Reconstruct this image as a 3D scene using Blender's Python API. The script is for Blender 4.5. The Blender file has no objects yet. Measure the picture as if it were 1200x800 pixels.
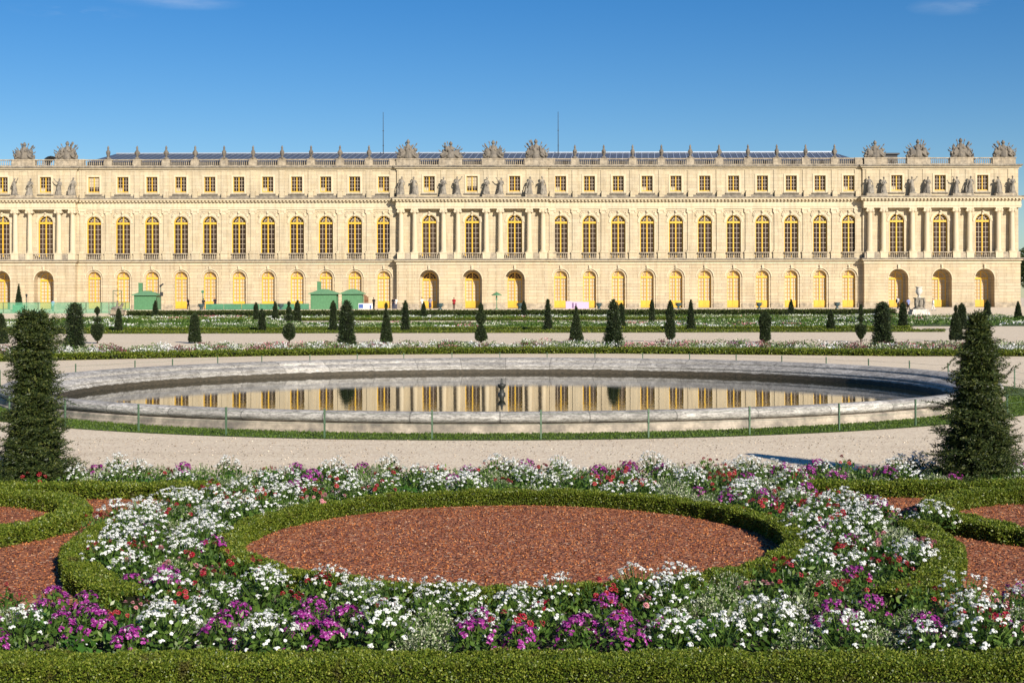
import bpy, bmesh, math, random
import numpy as np
from mathutils import Vector, Matrix

R = math.radians
PI = math.pi
rnd = random.Random(7)
rng = np.random.default_rng(7)
scene = bpy.context.scene
COL = scene.collection
F = 1600.0          # focal length in pixels of the 1200 px wide photograph
H = 2.75            # eye height above the parterre
TZ = 1.1            # terrace level in front of the palace

# ------------------------------------------------------------------ helpers
WL = {}


def tag(o, label=None, cat=None, group=None, kind=None):
    if label: o['label'] = label
    if cat: o['category'] = cat
    if group: o['group'] = group
    if kind: o['kind'] = kind
    return o


def link(o, parent=None, loc=(0, 0, 0)):
    COL.objects.link(o)
    loc = Vector(loc)
    WL[o] = loc.copy()
    if parent is not None:
        o.parent = parent
        loc = loc - WL[parent]
    o.location = loc
    return o


def empty(name, loc=(0, 0, 0), rz=0.0):
    o = bpy.data.objects.new(name, None)
    o.empty_display_size = 0.2
    link(o, None, loc)
    o.rotation_euler = (0, 0, rz)
    return o


def place(name, me, parent=None, loc=(0, 0, 0), rz=0.0):
    o = bpy.data.objects.new(name, me)
    link(o, parent, loc)
    if rz: o.rotation_euler = (0, 0, rz)
    return o


def dup(root, loc, rz=0.0, scale=1.0):
    """copy a thing with copies of its parts and sub-parts"""
    r = root.copy(); COL.objects.link(r); WL[r] = Vector(loc)
    r.location = loc; r.rotation_euler = (0, 0, rz); r.scale = (scale,) * 3
    for ch in root.children:
        c = ch.copy(); COL.objects.link(c); c.parent = r
        for g in ch.children:
            d = g.copy(); COL.objects.link(d); d.parent = c
    return r


class MB:
    """collects polygons into one mesh"""
    def __init__(s):
        s.v = []; s.f = []; s.m = []; s.cur = 0

    def poly(s, pts):
        n = len(s.v); s.v.extend([tuple(p) for p in pts])
        s.f.append(tuple(range(n, n + len(pts)))); s.m.append(s.cur)

    def box(s, x0, x1, y0, y1, z0, z1):
        n = len(s.v)
        s.v += [(x0, y0, z0), (x1, y0, z0), (x1, y1, z0), (x0, y1, z0),
                (x0, y0, z1), (x1, y0, z1), (x1, y1, z1), (x0, y1, z1)]
        for f in ((0, 3, 2, 1), (4, 5, 6, 7), (0, 1, 5, 4), (1, 2, 6, 5), (2, 3, 7, 6), (3, 0, 4, 7)):
            s.f.append(tuple(n + i for i in f)); s.m.append(s.cur)

    def lathe(s, prof, c=(0, 0, 0), seg=12, cap=True):
        n = len(s.v)
        for r, z in prof:
            for k in range(seg):
                a = 2 * PI * k / seg
                s.v.append((c[0] + r * math.cos(a), c[1] + r * math.sin(a), c[2] + z))
        for i in range(len(prof) - 1):
            for k in range(seg):
                k2 = (k + 1) % seg
                s.f.append((n + i * seg + k, n + i * seg + k2, n + (i + 1) * seg + k2, n + (i + 1) * seg + k)); s.m.append(s.cur)
        if cap:
            s.f.append(tuple(n + k for k in range(seg))[::-1]); s.m.append(s.cur)
            m = n + (len(prof) - 1) * seg
            s.f.append(tuple(m + k for k in range(seg))); s.m.append(s.cur)

    def tube(s, pts, radii, seg=8, round_ends=True):
        """closed tapered tube through pts"""
        P = [Vector(p) for p in pts]
        if not hasattr(radii, '__len__'): radii = [radii] * len(P)
        rad = list(radii)
        if round_ends:
            d0 = (P[0] - P[1]).normalized(); d1 = (P[-1] - P[-2]).normalized()
            r0, r1 = rad[0], rad[-1]
            P = [P[0] + d0 * r0, P[0] + d0 * r0 * .7] + P + [P[-1] + d1 * r1 * .7, P[-1] + d1 * r1]
            rad = [r0 * .15, r0 * .71] + rad + [r1 * .71, r1 * .15]
        n = len(s.v); u = None
        for i, p in enumerate(P):
            t = (P[min(i + 1, len(P) - 1)] - P[max(i - 1, 0)])
            if t.length < 1e-9: t = Vector((0, 0, 1))
            t.normalize()
            if u is None:
                u = t.orthogonal().normalized()
            else:
                u = (u - t * u.dot(t))
                u = u.normalized() if u.length > 1e-6 else t.orthogonal().normalized()
            w = t.cross(u)
            for k in range(seg):
                a = 2 * PI * k / seg
                s.v.append(tuple(p + (u * math.cos(a) + w * math.sin(a)) * rad[i]))
        for i in range(len(P) - 1):
            for k in range(seg):
                k2 = (k + 1) % seg
                s.f.append((n + i * seg + k, n + i * seg + k2, n + (i + 1) * seg + k2, n + (i + 1) * seg + k)); s.m.append(s.cur)
        s.f.append(tuple(n + k for k in range(seg))[::-1]); s.m.append(s.cur)
        m = n + (len(P) - 1) * seg
        s.f.append(tuple(m + k for k in range(seg))); s.m.append(s.cur)

    def ball(s, c, r, seg=10, sc=(1, 1, 1)):
        n = len(s.v); rings = max(4, seg // 2)
        for i in range(rings + 1):
            th = PI * i / rings
            rr = max(math.sin(th), .02)
            for k in range(seg):
                a = 2 * PI * k / seg
                s.v.append((c[0] + r * sc[0] * rr * math.cos(a), c[1] + r * sc[1] * rr * math.sin(a), c[2] - r * sc[2] * math.cos(th)))
        for i in range(rings):
            for k in range(seg):
                k2 = (k + 1) % seg
                s.f.append((n + i * seg + k, n + i * seg + k2, n + (i + 1) * seg + k2, n + (i + 1) * seg + k)); s.m.append(s.cur)
        s.f.append(tuple(n + k for k in range(seg))[::-1]); s.m.append(s.cur)
        m = n + rings * seg
        s.f.append(tuple(m + k for k in range(seg))); s.m.append(s.cur)

    def mesh(s, name, mats, smooth=False):
        me = bpy.data.meshes.new(name)
        me.from_pydata(s.v, [], s.f)
        if not isinstance(mats, (list, tuple)): mats = [mats]
        for m in mats: me.materials.append(m)
        if len(mats) > 1: me.polygons.foreach_set('material_index', s.m)
        if smooth: me.polygons.foreach_set('use_smooth', [True] * len(s.f))
        me.update()
        return me

    def obj(s, name, mats, parent=None, loc=(0, 0, 0), smooth=False, rz=0.0):
        return place(name, s.mesh(name, mats, smooth), parent, loc, rz)


def quads_mesh(name, V, mats, mi=None):
    """V: (n,4,3) array of separate quads"""
    n = len(V)
    me = bpy.data.meshes.new(name)
    me.vertices.add(n * 4); me.loops.add(n * 4); me.polygons.add(n)
    me.vertices.foreach_set('co', np.ascontiguousarray(V, dtype=np.float32).ravel())
    me.loops.foreach_set('vertex_index', np.arange(n * 4, dtype=np.int32))
    me.polygons.foreach_set('loop_start', np.arange(0, n * 4, 4, dtype=np.int32))
    try: me.polygons.foreach_set('loop_total', np.full(n, 4, dtype=np.int32))
    except Exception: pass
    if not isinstance(mats, (list, tuple)): mats = [mats]
    for m in mats: me.materials.append(m)
    if mi is not None: me.polygons.foreach_set('material_index', np.asarray(mi, dtype=np.int32))
    me.update(calc_edges=True)
    return me


def unit(a):
    return a / np.maximum(np.linalg.norm(a, axis=-1, keepdims=True), 1e-9)


def leaves(P, N, L, W, spread=.8, droop=0.0, flat=0.0):
    """diamond leaves at points P whose long axis leans along N; flat>0 turns faces outwards"""
    n = len(P)
    L = np.broadcast_to(np.asarray(L, float), (n,)) * rng.uniform(.7, 1.25, n)
    W = np.broadcast_to(np.asarray(W, float), (n,)) * rng.uniform(.75, 1.2, n)
    T = unit(N * (1 - flat) + rng.normal(0, 1, (n, 3)) * spread + np.array([0, 0, -droop]))
    A = rng.normal(0, 1, (n, 3))
    if flat > 0:
        T = unit(T - N * (np.sum(T * N, 1, keepdims=True)) * flat)
        A = np.cross(T, N) + A * (1 - flat) * .6
    B = unit(A - T * np.sum(A * T, 1, keepdims=True))
    L = L[:, None]; W = W[:, None]
    return np.stack([P, P + T * L * .45 + B * W * .5, P + T * L, P + T * L * .45 - B * W * .5], 1)


# ------------------------------------------------------------------ materials
def new_mat(name):
    m = bpy.data.materials.new(name); m.use_nodes = True
    nt = m.node_tree
    return m, nt, nt.nodes['Principled BSDF']


def N(nt, t, **kw):
    n = nt.nodes.new(t)
    for k, v in kw.items():
        if k.startswith('i_'):
            n.inputs[k[2:].replace('_', ' ')].default_value = v
        else:
            setattr(n, k, v)
    return n


def ramp(nt, fac, stops):
    r = nt.nodes.new('ShaderNodeValToRGB')
    el = r.color_ramp.elements
    while len(el) < len(stops): el.new(.5)
    for e, (p, c) in zip(el, stops):
        e.position = p; e.color = (c[0], c[1], c[2], 1) if hasattr(c, '__len__') else (c, c, c, 1)
    nt.links.new(fac, r.inputs[0])
    return r.outputs[0]


def mix(nt, fac, a, b, mode='MIX'):
    m = nt.nodes.new('ShaderNodeMix'); m.data_type = 'RGBA'; m.blend_type = mode
    for sock, val in ((m.inputs[0], fac), (m.inputs[6], a), (m.inputs[7], b)):
        if hasattr(val, 'links'): nt.links.new(val, sock)
        elif hasattr(val, '__len__'): sock.default_value = (val[0], val[1], val[2], 1)
        else: sock.default_value = val
    return m.outputs[2]


def noise(nt, vec, scale, detail=4, rough=.55):
    n = N(nt, 'ShaderNodeTexNoise'); n.inputs['Scale'].default_value = scale
    n.inputs['Detail'].default_value = detail; n.inputs['Roughness'].default_value = rough
    nt.links.new(vec, n.inputs['Vector'])
    return n.outputs['Fac']


def pos(nt, scale=(1, 1, 1), obj=False):
    if obj:
        o = N(nt, 'ShaderNodeTexCoord').outputs['Object']
    else:
        o = N(nt, 'ShaderNodeNewGeometry').outputs['Position']
    mp = N(nt, 'ShaderNodeMapping'); mp.inputs['Scale'].default_value = scale
    nt.links.new(o, mp.inputs['Vector'])
    return mp.outputs[0]


def bump(nt, bsdf, height, strength=.3, dist=.05):
    b = N(nt, 'ShaderNodeBump'); b.inputs['Strength'].default_value = strength
    b.inputs['Distance'].default_value = dist
    nt.links.new(height, b.inputs['Height']); nt.links.new(b.outputs[0], bsdf.inputs['Normal'])


def plain(name, c, rough=.6, var=.12, nscale=6, metal=0.0):
    m, nt, b = new_mat(name)
    b.inputs['Roughness'].default_value = rough; b.inputs['Metallic'].default_value = metal
    b.inputs['Specular IOR Level'].default_value = .5 if rough < .7 else .1
    f = noise(nt, pos(nt, obj=True), nscale)
    col = ramp(nt, f, [(.3, [x * (1 - var) for x in c]), (.7, [min(1, x * (1 + var)) for x in c])])
    nt.links.new(col, b.inputs['Base Color'])
    return m


def stone(name, c, joint=0.0, bw=1.3, bh=.5, stain=(.6, .56, .5), stain_amt=.62, grey=.0, streak=True, fine=.12):
    m, nt, b = new_mat(name)
    b.inputs['Roughness'].default_value = .85
    p = pos(nt)
    big = noise(nt, p, .35, 5, .6)
    med = noise(nt, p, 1.9, 5, .65)
    sm = noise(nt, p, 14, 3, .6)
    st = noise(nt, pos(nt, (2.2, 2.2, .18)), 1.0, 4, .6)
    col = mix(nt, ramp(nt, big, [(.35, 0.0), (.7, 1.0)]), [x * .93 for x in c], [c[0] * 1.06, c[1] * 1.02, c[2] * .93])
    col = mix(nt, ramp(nt, med, [(.45, 0.0), (.75, .5)]), col, [c[0] * 1.08, c[1] * 1.1, c[2] * 1.18])
    dirt = [c[0] * stain[0], c[1] * stain[1], c[2] * stain[2]]
    if streak:
        col = mix(nt, ramp(nt, st, [(.46, 0.0), (.72, stain_amt)]), col, dirt)
    if grey:
        col = mix(nt, ramp(nt, med, [(.35, grey), (.6, 0.0)]), col, (.10, .09, .08))
    col = mix(nt, ramp(nt, sm, [(.3, fine), (.6, 0.0)]), col, [x * .5 for x in c])
    h = sm
    if joint:
        br = N(nt, 'ShaderNodeTexBrick')
        br.inputs['Scale'].default_value = 1; br.inputs['Brick Width'].default_value = bw; br.inputs['Row Height'].default_value = bh
        br.inputs['Mortar Size'].default_value = .022; br.inputs['Mortar Smooth'].default_value = .3
        br.inputs['Color1'].default_value = (.86, .85, .84, 1); br.inputs['Color2'].default_value = (1.0, 1.0, 1.0, 1)
        br.inputs['Mortar'].default_value = (1 - joint,) * 3 + (1,)
        sx = N(nt, 'ShaderNodeSeparateXYZ'); cb = N(nt, 'ShaderNodeCombineXYZ')
        nt.links.new(p, sx.inputs[0])
        nt.links.new(sx.outputs[0], cb.inputs[0]); nt.links.new(sx.outputs[2], cb.inputs[1])
        nt.links.new(cb.outputs[0], br.inputs['Vector'])
        col = mix(nt, 1.0, col, br.outputs['Color'], 'MULTIPLY')
        inv = N(nt, 'ShaderNodeMath', operation='SUBTRACT'); inv.inputs[0].default_value = 1
        nt.links.new(br.outputs['Fac'], inv.inputs[1])
        h = inv.outputs[0]
    nt.links.new(col, b.inputs['Base Color'])
    bump(nt, b, h, .5 if joint else .25, .04 if joint else .02)
    return m


def leaf_mat(name, stops, transl=.25, rough=.5, big=None, spec=.3):
    """per-leaf colour from the random number of each leaf (mesh island)"""
    m, nt, b = new_mat(name)
    g = N(nt, 'ShaderNodeNewGeometry')
    col = ramp(nt, g.outputs['Random Per Island'], stops)
    if big:
        f = noise(nt, pos(nt), big[0], 3)
        col = mix(nt, ramp(nt, f, [(.35, 0.0), (.68, big[1])]), col, big[2])
        if len(big) > 3:
            col = mix(nt, ramp(nt, noise(nt, pos(nt), big[0] * 4.5, 3), [(.60, 0.0), (.72, .7)]), col, big[3])
    nt.links.new(col, b.inputs['Base Color'])
    b.inputs['Roughness'].default_value = rough
    b.inputs['Specular IOR Level'].default_value = spec
    if transl:
        t = N(nt, 'ShaderNodeBsdfTranslucent'); nt.links.new(col, t.inputs[0])
        ms = N(nt, 'ShaderNodeMixShader'); ms.inputs[0].default_value = transl
        nt.links.new(b.outputs[0], ms.inputs[1]); nt.links.new(t.outputs[0], ms.inputs[2])
        nt.links.new(ms.outputs[0], nt.nodes['Material Output'].inputs['Surface'])
    return m


SC = (.53, .45, .31)
M = {}
M['rust'] = stone('rusticated_stone', (.53, .44, .30), joint=.62, bw=2.6, bh=.50)
M['wall'] = stone('ashlar_stone', SC, joint=.22, bw=1.5, bh=.55)
M['trim'] = stone('trim_stone', (.57, .49, .345), stain_amt=.5)
M['ledge'] = stone('weathered_ledge_stone', (.28, .245, .19), grey=.85, stain_amt=.7)
M['parapet'] = stone('parapet_stone', (.42, .355, .26), grey=.6, stain_amt=.7)
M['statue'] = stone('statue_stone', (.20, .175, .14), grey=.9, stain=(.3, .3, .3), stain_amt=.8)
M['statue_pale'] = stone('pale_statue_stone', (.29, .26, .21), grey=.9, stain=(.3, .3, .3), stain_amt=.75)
M['marble'] = stone('urn_marble', (.62, .58, .52), grey=.35, stain_amt=.5)
M['yellow'] = plain('ochre_paint', (.62, .38, .035), .45, .1)
M['yellow_door'] = plain('ochre_door_paint', (.66, .38, .035), .45, .12)
M['bar'] = plain('glazing_bar_paint', (.42, .34, .24), .5, .1)
M['bar_door'] = plain('door_bar_paint', (.48, .25, .03), .5, .1)
M['green_hut'] = plain('green_painted_timber', (.075, .20, .09), .55, .14, 3)
M['green_roof'] = plain('green_roof_felt', (.11, .25, .13), .6, .12, 3)
M['green_panel'] = plain('green_panel', (.06, .19, .10), .5, .2, 2)
M['post'] = plain('green_post_paint', (.07, .125, .07), .5, .2)
M['iron'] = plain('dark_iron', (.03, .03, .032), .5, .2)
M['white_paint'] = plain('white_board', (.72, .72, .72), .5, .05)
M['blue_print'] = plain('blue_print', (.05, .10, .30), .5, .05)
M['lilac'] = plain('lilac_board', (.50, .36, .50), .6, .1)
M['vase_blue'] = plain('verdigris_bronze', (.045, .085, .095), .5, .35, 4, .3)
M['wood_brown'] = plain('brown_timber', (.16, .07, .035), .7, .3)
M['bark'] = plain('bark', (.055, .04, .028), .9, .35, 12)
M['bronze'] = plain('dark_bronze', (.03, .032, .026), .5, .3, 8)
M['skin'] = plain('skin', (.42, .24, .16), .55, .06)


def glass_mat(name, c1, c2, rough=.12):
    m, nt, b = new_mat(name)
    oi = N(nt, 'ShaderNodeObjectInfo')
    f = noise(nt, pos(nt), 1.3, 2)
    col = mix(nt, f, c1, c2)
    col = mix(nt, oi.outputs['Random'], col, c1)
    nt.links.new(col, b.inputs['Base Color'])
    b.inputs['Roughness'].default_value = rough
    bump(nt, b, noise(nt, pos(nt), 2.5, 2), .08, .05)
    b.inputs['Specular IOR Level'].default_value = .2
    return m


M['pane_dark'] = glass_mat('dark_window_glass', (.028, .017, .011), (.075, .045, .030), .2)
M['pane_pale'] = glass_mat('pale_window_glass', (.52, .44, .30), (.34, .28, .19), .3)  # pale cream pane colour, also used for the blinds


def roof_mat():
    m, nt, b = new_mat('blue_slate_roof')
    p = pos(nt)
    f = noise(nt, p, 3.0, 4)
    col = ramp(nt, f, [(.3, (.075, .09, .115)), (.7, (.15, .17, .20))])
    nt.links.new(col, b.inputs['Base Color']); b.inputs['Roughness'].default_value = .42
    b.inputs['Metallic'].default_value = .35
    return m


M['roof'] = roof_mat()
M['zinc'] = plain('zinc_seam', (.42, .46, .52), .4, .1, 4, .4)


def gravel_mat(name, stops, scale, patch=None, bs=.6):
    m, nt, b = new_mat(name)
    p = pos(nt)
    v = N(nt, 'ShaderNodeTexVoronoi'); v.inputs['Scale'].default_value = scale
    nt.links.new(p, v.inputs['Vector'])
    sp = N(nt, 'ShaderNodeSeparateColor'); nt.links.new(v.outputs['Color'], sp.inputs[0])
    col = ramp(nt, sp.outputs[0], stops)
    big = noise(nt, p, .45, 5, .6)
    mid = noise(nt, p, 3.5, 4, .6)
    if patch:
        col = mix(nt, ramp(nt, big, [(.35, 0.0), (.7, patch[0])]), col, patch[1])
        col = mix(nt, ramp(nt, mid, [(.4, 0.0), (.75, patch[0] * .8)]), col, patch[2])
    trk = noise(nt, pos(nt, (.10, 1.3, 1)), 1.0, 4, .6)
    col = mix(nt, ramp(nt, trk, [(.48, 0.0), (.72, .55)]), col, mix(nt, 1.0, col, (.80, .78, .75), 'MULTIPLY'))
    nt.links.new(col, b.inputs['Base Color']); b.inputs['Roughness'].default_value = .9
    bump(nt, b, v.outputs['Distance'], bs, 1.0 / scale)
    return m


M['gravel'] = gravel_mat('beige_gravel', [(0, (.36, .26, .19)), (.16, (.60, .49, .345)), (.8, (.73, .615, .44)), (1, (.80, .72, .56))], 34,
                         (.35, (.57, .455, .33), (.72, .62, .47)), .22)
M['red_gravel'] = gravel_mat('red_crushed_brick', [(0, (.05, .022, .016)), (.2, (.16, .045, .022)), (.5, (.31, .095, .034)),
                                                   (.8, (.43, .155, .055)), (.95, (.52, .24, .11)), (1, (.6, .42, .28))], 32,
                             (.2, (.22, .062, .028), (.32, .092, .04)), .5)
M['soil'] = gravel_mat('planting_soil', [(0, (.03, .022, .014)), (.6, (.075, .05, .032)), (1, (.13, .09, .06))], 30, (.3, (.05, .04, .025), (.08, .055, .035)), 1.0)
M['turf'] = gravel_mat('turf_soil', [(0, (.025, .05, .008)), (.6, (.05, .085, .014)), (1, (.09, .12, .02))], 60, (.4, (.04, .075, .01), (.07, .10, .02)), .8)
M['dry_turf'] = gravel_mat('dry_turf', [(0, (.10, .11, .03)), (.6, (.17, .17, .055)), (1, (.26, .23, .10))], 20, (.4, (.13, .13, .045), (.2, .19, .07)), .8)


def rim_mat():
    m, nt, b = new_mat('weathered_marble_rim')
    p = pos(nt)
    st = pos(nt, (1, 1, 6))
    a = noise(nt, st, 2.4, 6, .7); c = noise(nt, st, 8, 5, .7); d = noise(nt, p, 22, 3, .6)
    col = ramp(nt, a, [(.34, (.24, .225, .20)), (.48, (.38, .36, .325)), (.58, (.48, .455, .41)), (.68, (.66, .63, .57))])
    col = mix(nt, ramp(nt, c, [(.50, 0.0), (.63, .8)]), col, (.09, .083, .075))
    col = mix(nt, ramp(nt, c, [(.30, .7), (.40, 0.0)]), col, (.62, .585, .52))
    col = mix(nt, ramp(nt, d, [(.35, .4), (.55, 0.0)]), col, (.12, .11, .10))
    # radial joints between the rim blocks
    an = N(nt, 'ShaderNodeVectorMath', operation='SUBTRACT'); an.inputs[1].default_value = (-.25, 40.55, 0); nt.links.new(p, an.inputs[0])
    gr = N(nt, 'ShaderNodeTexGradient', gradient_type='RADIAL'); nt.links.new(an.outputs[0], gr.inputs[0])
    mm = N(nt, 'ShaderNodeMath', operation='MULTIPLY'); mm.inputs[1].default_value = 44; nt.links.new(gr.outputs['Fac'], mm.inputs[0])
    fr = N(nt, 'ShaderNodeMath', operation='FRACT'); nt.links.new(mm.outputs[0], fr.inputs[0])
    fl_ = N(nt, 'ShaderNodeMath', operation='FLOOR'); nt.links.new(mm.outputs[0], fl_.inputs[0])
    wn = N(nt, 'ShaderNodeTexWhiteNoise', noise_dimensions='1D'); nt.links.new(fl_.outputs[0], wn.inputs['W'])
    col = mix(nt, 1.0, col, ramp(nt, wn.outputs['Value'], [(0, .78), (.6, .98), (.85, 1.1), (1, 1.4)]), 'MULTIPLY')
    col = mix(nt, ramp(nt, fr.outputs[0], [(.0, .8), (.012, 0.0), (.988, 0.0), (1, .8)]), col, (.06, .055, .05))
    # damp algae band at the water line
    sx = N(nt, 'ShaderNodeSeparateXYZ'); nt.links.new(p, sx.inputs[0])
    wob = N(nt, 'ShaderNodeMath', operation='MULTIPLY_ADD'); wob.inputs[1].default_value = .12; nt.links.new(noise(nt, p, 2.6, 4), wob.inputs[0])
    nt.links.new(sx.outputs[2], wob.inputs[2])
    col = mix(nt, ramp(nt, wob.outputs[0], [(.07, 1.0), (.10, 0.0)]), col, ramp(nt, c, [(.4, (.022, .019, .010)), (.6, (.075, .058, .035))]))
    nt.links.new(col, b.inputs['Base Color']); b.inputs['Roughness'].default_value = .75
    bump(nt, b, c, .5, .03)
    return m


M['rim'] = rim_mat()
M['plinth'] = stone('pool_plinth_stone', (.44, .38, .30), grey=.9, stain_amt=.5, streak=False, fine=.5)


def water_mat():
    m, nt, b = new_mat('still_pool_water')
    b.inputs['Base Color'].default_value = (.012, .016, .009, 1)
    b.inputs['Roughness'].default_value = .012
    b.inputs['IOR'].default_value = 1.45
    h = noise(nt, pos(nt, (1.6, 4.5, 1)), 1.0, 3, .5)
    bump(nt, b, h, .075, .02)
    return m


M['water'] = water_mat()
M['box_leaf'] = leaf_mat('box_hedge_leaf', [(0, (.032, .062, .006)), (.35, (.088, .138, .012)), (.75, (.178, .225, .024)), (1, (.30, .32, .05))], .3, .42,
                         (1.2, .35, (.10, .13, .012), (.085, .062, .022)))
M['pebble'] = leaf_mat('path_pebble', [(0, (.10, .08, .06)), (.4, (.30, .24, .18)), (.7, (.42, .35, .27)), (1, (.60, .52, .42))], 0, .9, None, .05)
M['chips'] = leaf_mat('crushed_brick_chip', [(0, (.04, .02, .016)), (.3, (.12, .038, .022)), (.6, (.27, .088, .034)), (.90, (.42, .165, .058)), (.98, (.46, .22, .10)), (1, (.5, .36, .25))], 0, .9, None, .05)
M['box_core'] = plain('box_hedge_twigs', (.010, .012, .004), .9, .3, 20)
M['yew_leaf'] = leaf_mat('yew_needles', [(0, (.016, .030, .009)), (.5, (.040, .062, .016)), (.85, (.080, .102, .024)), (1, (.15, .16, .04))], .25, .45)
M['tall_leaf'] = leaf_mat('tall_hedge_leaf', [(0, (.022, .040, .008)), (.5, (.05, .075, .014)), (1, (.10, .12, .025))], .25, .5)
M['yew_far'] = leaf_mat('clipped_yew_leaf', [(0, (.012, .024, .009)), (.5, (.026, .044, .015)), (1, (.058, .076, .024))], .15, .5)
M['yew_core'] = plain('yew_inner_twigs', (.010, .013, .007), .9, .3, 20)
M['leaf'] = leaf_mat('bedding_leaf', [(0, (.028, .065, .010)), (.5, (.068, .13, .02)), (.85, (.11, .19, .03)), (1, (.17, .24, .05))], .3, .45)
M['broad'] = leaf_mat('broad_leaf', [(0, (.03, .085, .012)), (.6, (.055, .14, .02)), (1, (.09, .19, .035))], .25, .4)
M['silver'] = leaf_mat('variegated_leaf', [(0, (.10, .15, .05)), (.4, (.24, .29, .14)), (.75, (.47, .50, .33)), (1, (.68, .68, .52))], .25, .5)
M['white_fl'] = leaf_mat('white_petal', [(0, (.60, .62, .56)), (.4, (.78, .79, .76)), (1, (.86, .86, .86))], .25, .5)
M['purple_fl'] = leaf_mat('purple_petal', [(0, (.16, .012, .13)), (.45, (.28, .022, .22)), (.8, (.40, .05, .30)), (.94, (.52, .18, .45)), (1, (.75, .6, .72))], .25, .5)
M['red_fl'] = leaf_mat('red_petal', [(0, (.16, .006, .014)), (.5, (.34, .010, .026)), (.85, (.50, .03, .05)), (1, (.62, .22, .18))], .25, .5)
M['pink_fl'] = leaf_mat('pink_petal', [(0, (.45, .10, .16)), (.5, (.60, .22, .24)), (1, (.72, .45, .42))], .25, .5)
M['maroon_fl'] = leaf_mat('maroon_petal', [(0, (.09, .02, .03)), (.5, (.18, .05, .06)), (1, (.33, .16, .16))], .25, .5)
M['grass'] = leaf_mat('grass_blade', [(0, (.045, .095, .008)), (.6, (.085, .15, .014)), (1, (.14, .20, .03))], .3, .5, (.8, .4, (.08, .12, .02)))
M['tree_leaf'] = leaf_mat('tree_leaf', [(0, (.016, .032, .008)), (.6, (.035, .06, .014)), (1, (.07, .095, .022))], .25, .5)

# ------------------------------------------------------------------ camera, sun, sky
cam = bpy.data.cameras.new('camera')
cam.sensor_width = 36; cam.lens = F / 1200 * 36
cam.shift_y = -51 / 1200
cam.clip_start = .1; cam.clip_end = 6000
co = bpy.data.objects.new('camera', cam); COL.objects.link(co)
co.location = (0, 0, H); co.rotation_euler = (R(90), R(.13), 0)
scene.camera = co

SUN_EL, SUN_AZ = R(27), R(31)      # azimuth measured from behind the camera towards the right
sd = Vector((math.sin(SUN_AZ) * math.cos(SUN_EL), -math.cos(SUN_AZ) * math.cos(SUN_EL), math.sin(SUN_EL)))
sun = bpy.data.lights.new('sun', 'SUN'); sun.energy = 5.0; sun.angle = R(.5); sun.color = (1, .915, .79)
so = bpy.data.objects.new('sun', sun); COL.objects.link(so)
so.rotation_euler = (-sd).to_track_quat('-Z', 'Y').to_euler(); so.location = (60, -60, 80)

w = bpy.data.worlds.new('World'); scene.world = w; w.use_nodes = True
nt = w.node_tree
sky = N(nt, 'ShaderNodeTexSky', sky_type='NISHITA')
vm = N(nt, 'ShaderNodeMapping'); vm.inputs['Scale'].default_value = (1, 1, .45); vm.inputs['Location'].default_value = (0, 0, .17)
tc0 = N(nt, 'ShaderNodeTexCoord'); nt.links.new(tc0.outputs['Generated'], vm.inputs['Vector'])
if 'Vector' in sky.inputs: nt.links.new(vm.outputs[0], sky.inputs['Vector'])
sky.sun_disc = False; sky.sun_elevation = SUN_EL; sky.sun_rotation = R(180) - SUN_AZ
sky.air_density = 1.0; sky.dust_density = .25; sky.ozone_density = 4.0; sky.altitude = 200
bg = nt.nodes['Background']; bg.inputs['Strength'].default_value = .066
# two thin wisps of cirrus high in the sky
tc = N(nt, 'ShaderNodeTexCoord')


def wisp(d, sx, sz, ns):
    mp = N(nt, 'ShaderNodeMapping'); mp.vector_type = 'TEXTURE'
    mp.inputs['Location'].default_value = d; mp.inputs['Scale'].default_value = (sx, 1, sz)
    nt.links.new(tc.outputs['Generated'], mp.inputs['Vector'])
    ln = N(nt, 'ShaderNodeVectorMath', operation='LENGTH'); nt.links.new(mp.outputs[0], ln.inputs[0])
    mask = ramp(nt, ln.outputs['Value'], [(.0, 1.0), (1.0, 0.0)])
    mp2 = N(nt, 'ShaderNodeMapping'); mp2.inputs['Scale'].default_value = (ns, ns, ns * 4.5); mp2.inputs['Rotation'].default_value = (0, R(8), 0)
    nt.links.new(tc.outputs['Generated'], mp2.inputs['Vector'])
    f = ramp(nt, noise(nt, mp2.outputs[0], 1.0, 6, .6), [(.42, 0.0), (.75, 1.0)])
    mu = N(nt, 'ShaderNodeMath', operation='MULTIPLY'); nt.links.new(mask, mu.inputs[0]); nt.links.new(f, mu.inputs[1])
    return mu.outputs[0]


def dirpx(x, y):
    return Vector(((x - 600) / F, 1, (349 - y) / F)).normalized()


wsum = None
for (x, y, sx, sz) in ((1135, 6, .04, .008), (90, 13, .045, .006), (205, 1, .05, .006)):
    o = wisp(dirpx(x, y), sx, sz, 14)
    if wsum is None: wsum = o
    else:
        ad = N(nt, 'ShaderNodeMath', operation='MAXIMUM'); nt.links.new(wsum, ad.inputs[0]); nt.links.new(o, ad.inputs[1]); wsum = ad.outputs[0]
fac = N(nt, 'ShaderNodeMath', operation='MULTIPLY'); fac.inputs[1].default_value = .3; nt.links.new(wsum, fac.inputs[0])
hs = N(nt, 'ShaderNodeHueSaturation'); hs.inputs['Saturation'].default_value = 1.36; hs.inputs['Hue'].default_value = .508
nt.links.new(sky.outputs[0], hs.inputs['Color'])
nt.links.new(mix(nt, fac.outputs[0], hs.outputs[0], (8.5, 9.2, 10.0)), bg.inputs['Color'])

vs = scene.view_settings
scene.display_settings.display_device = 'sRGB'
vs.view_transform = 'Standard'; vs.look = 'None'; vs.exposure = .57; vs.gamma = 1; vs.use_curve_mapping = False
scene.cycles.max_bounces = 6; scene.cycles.transparent_max_bounces = 8
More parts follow.
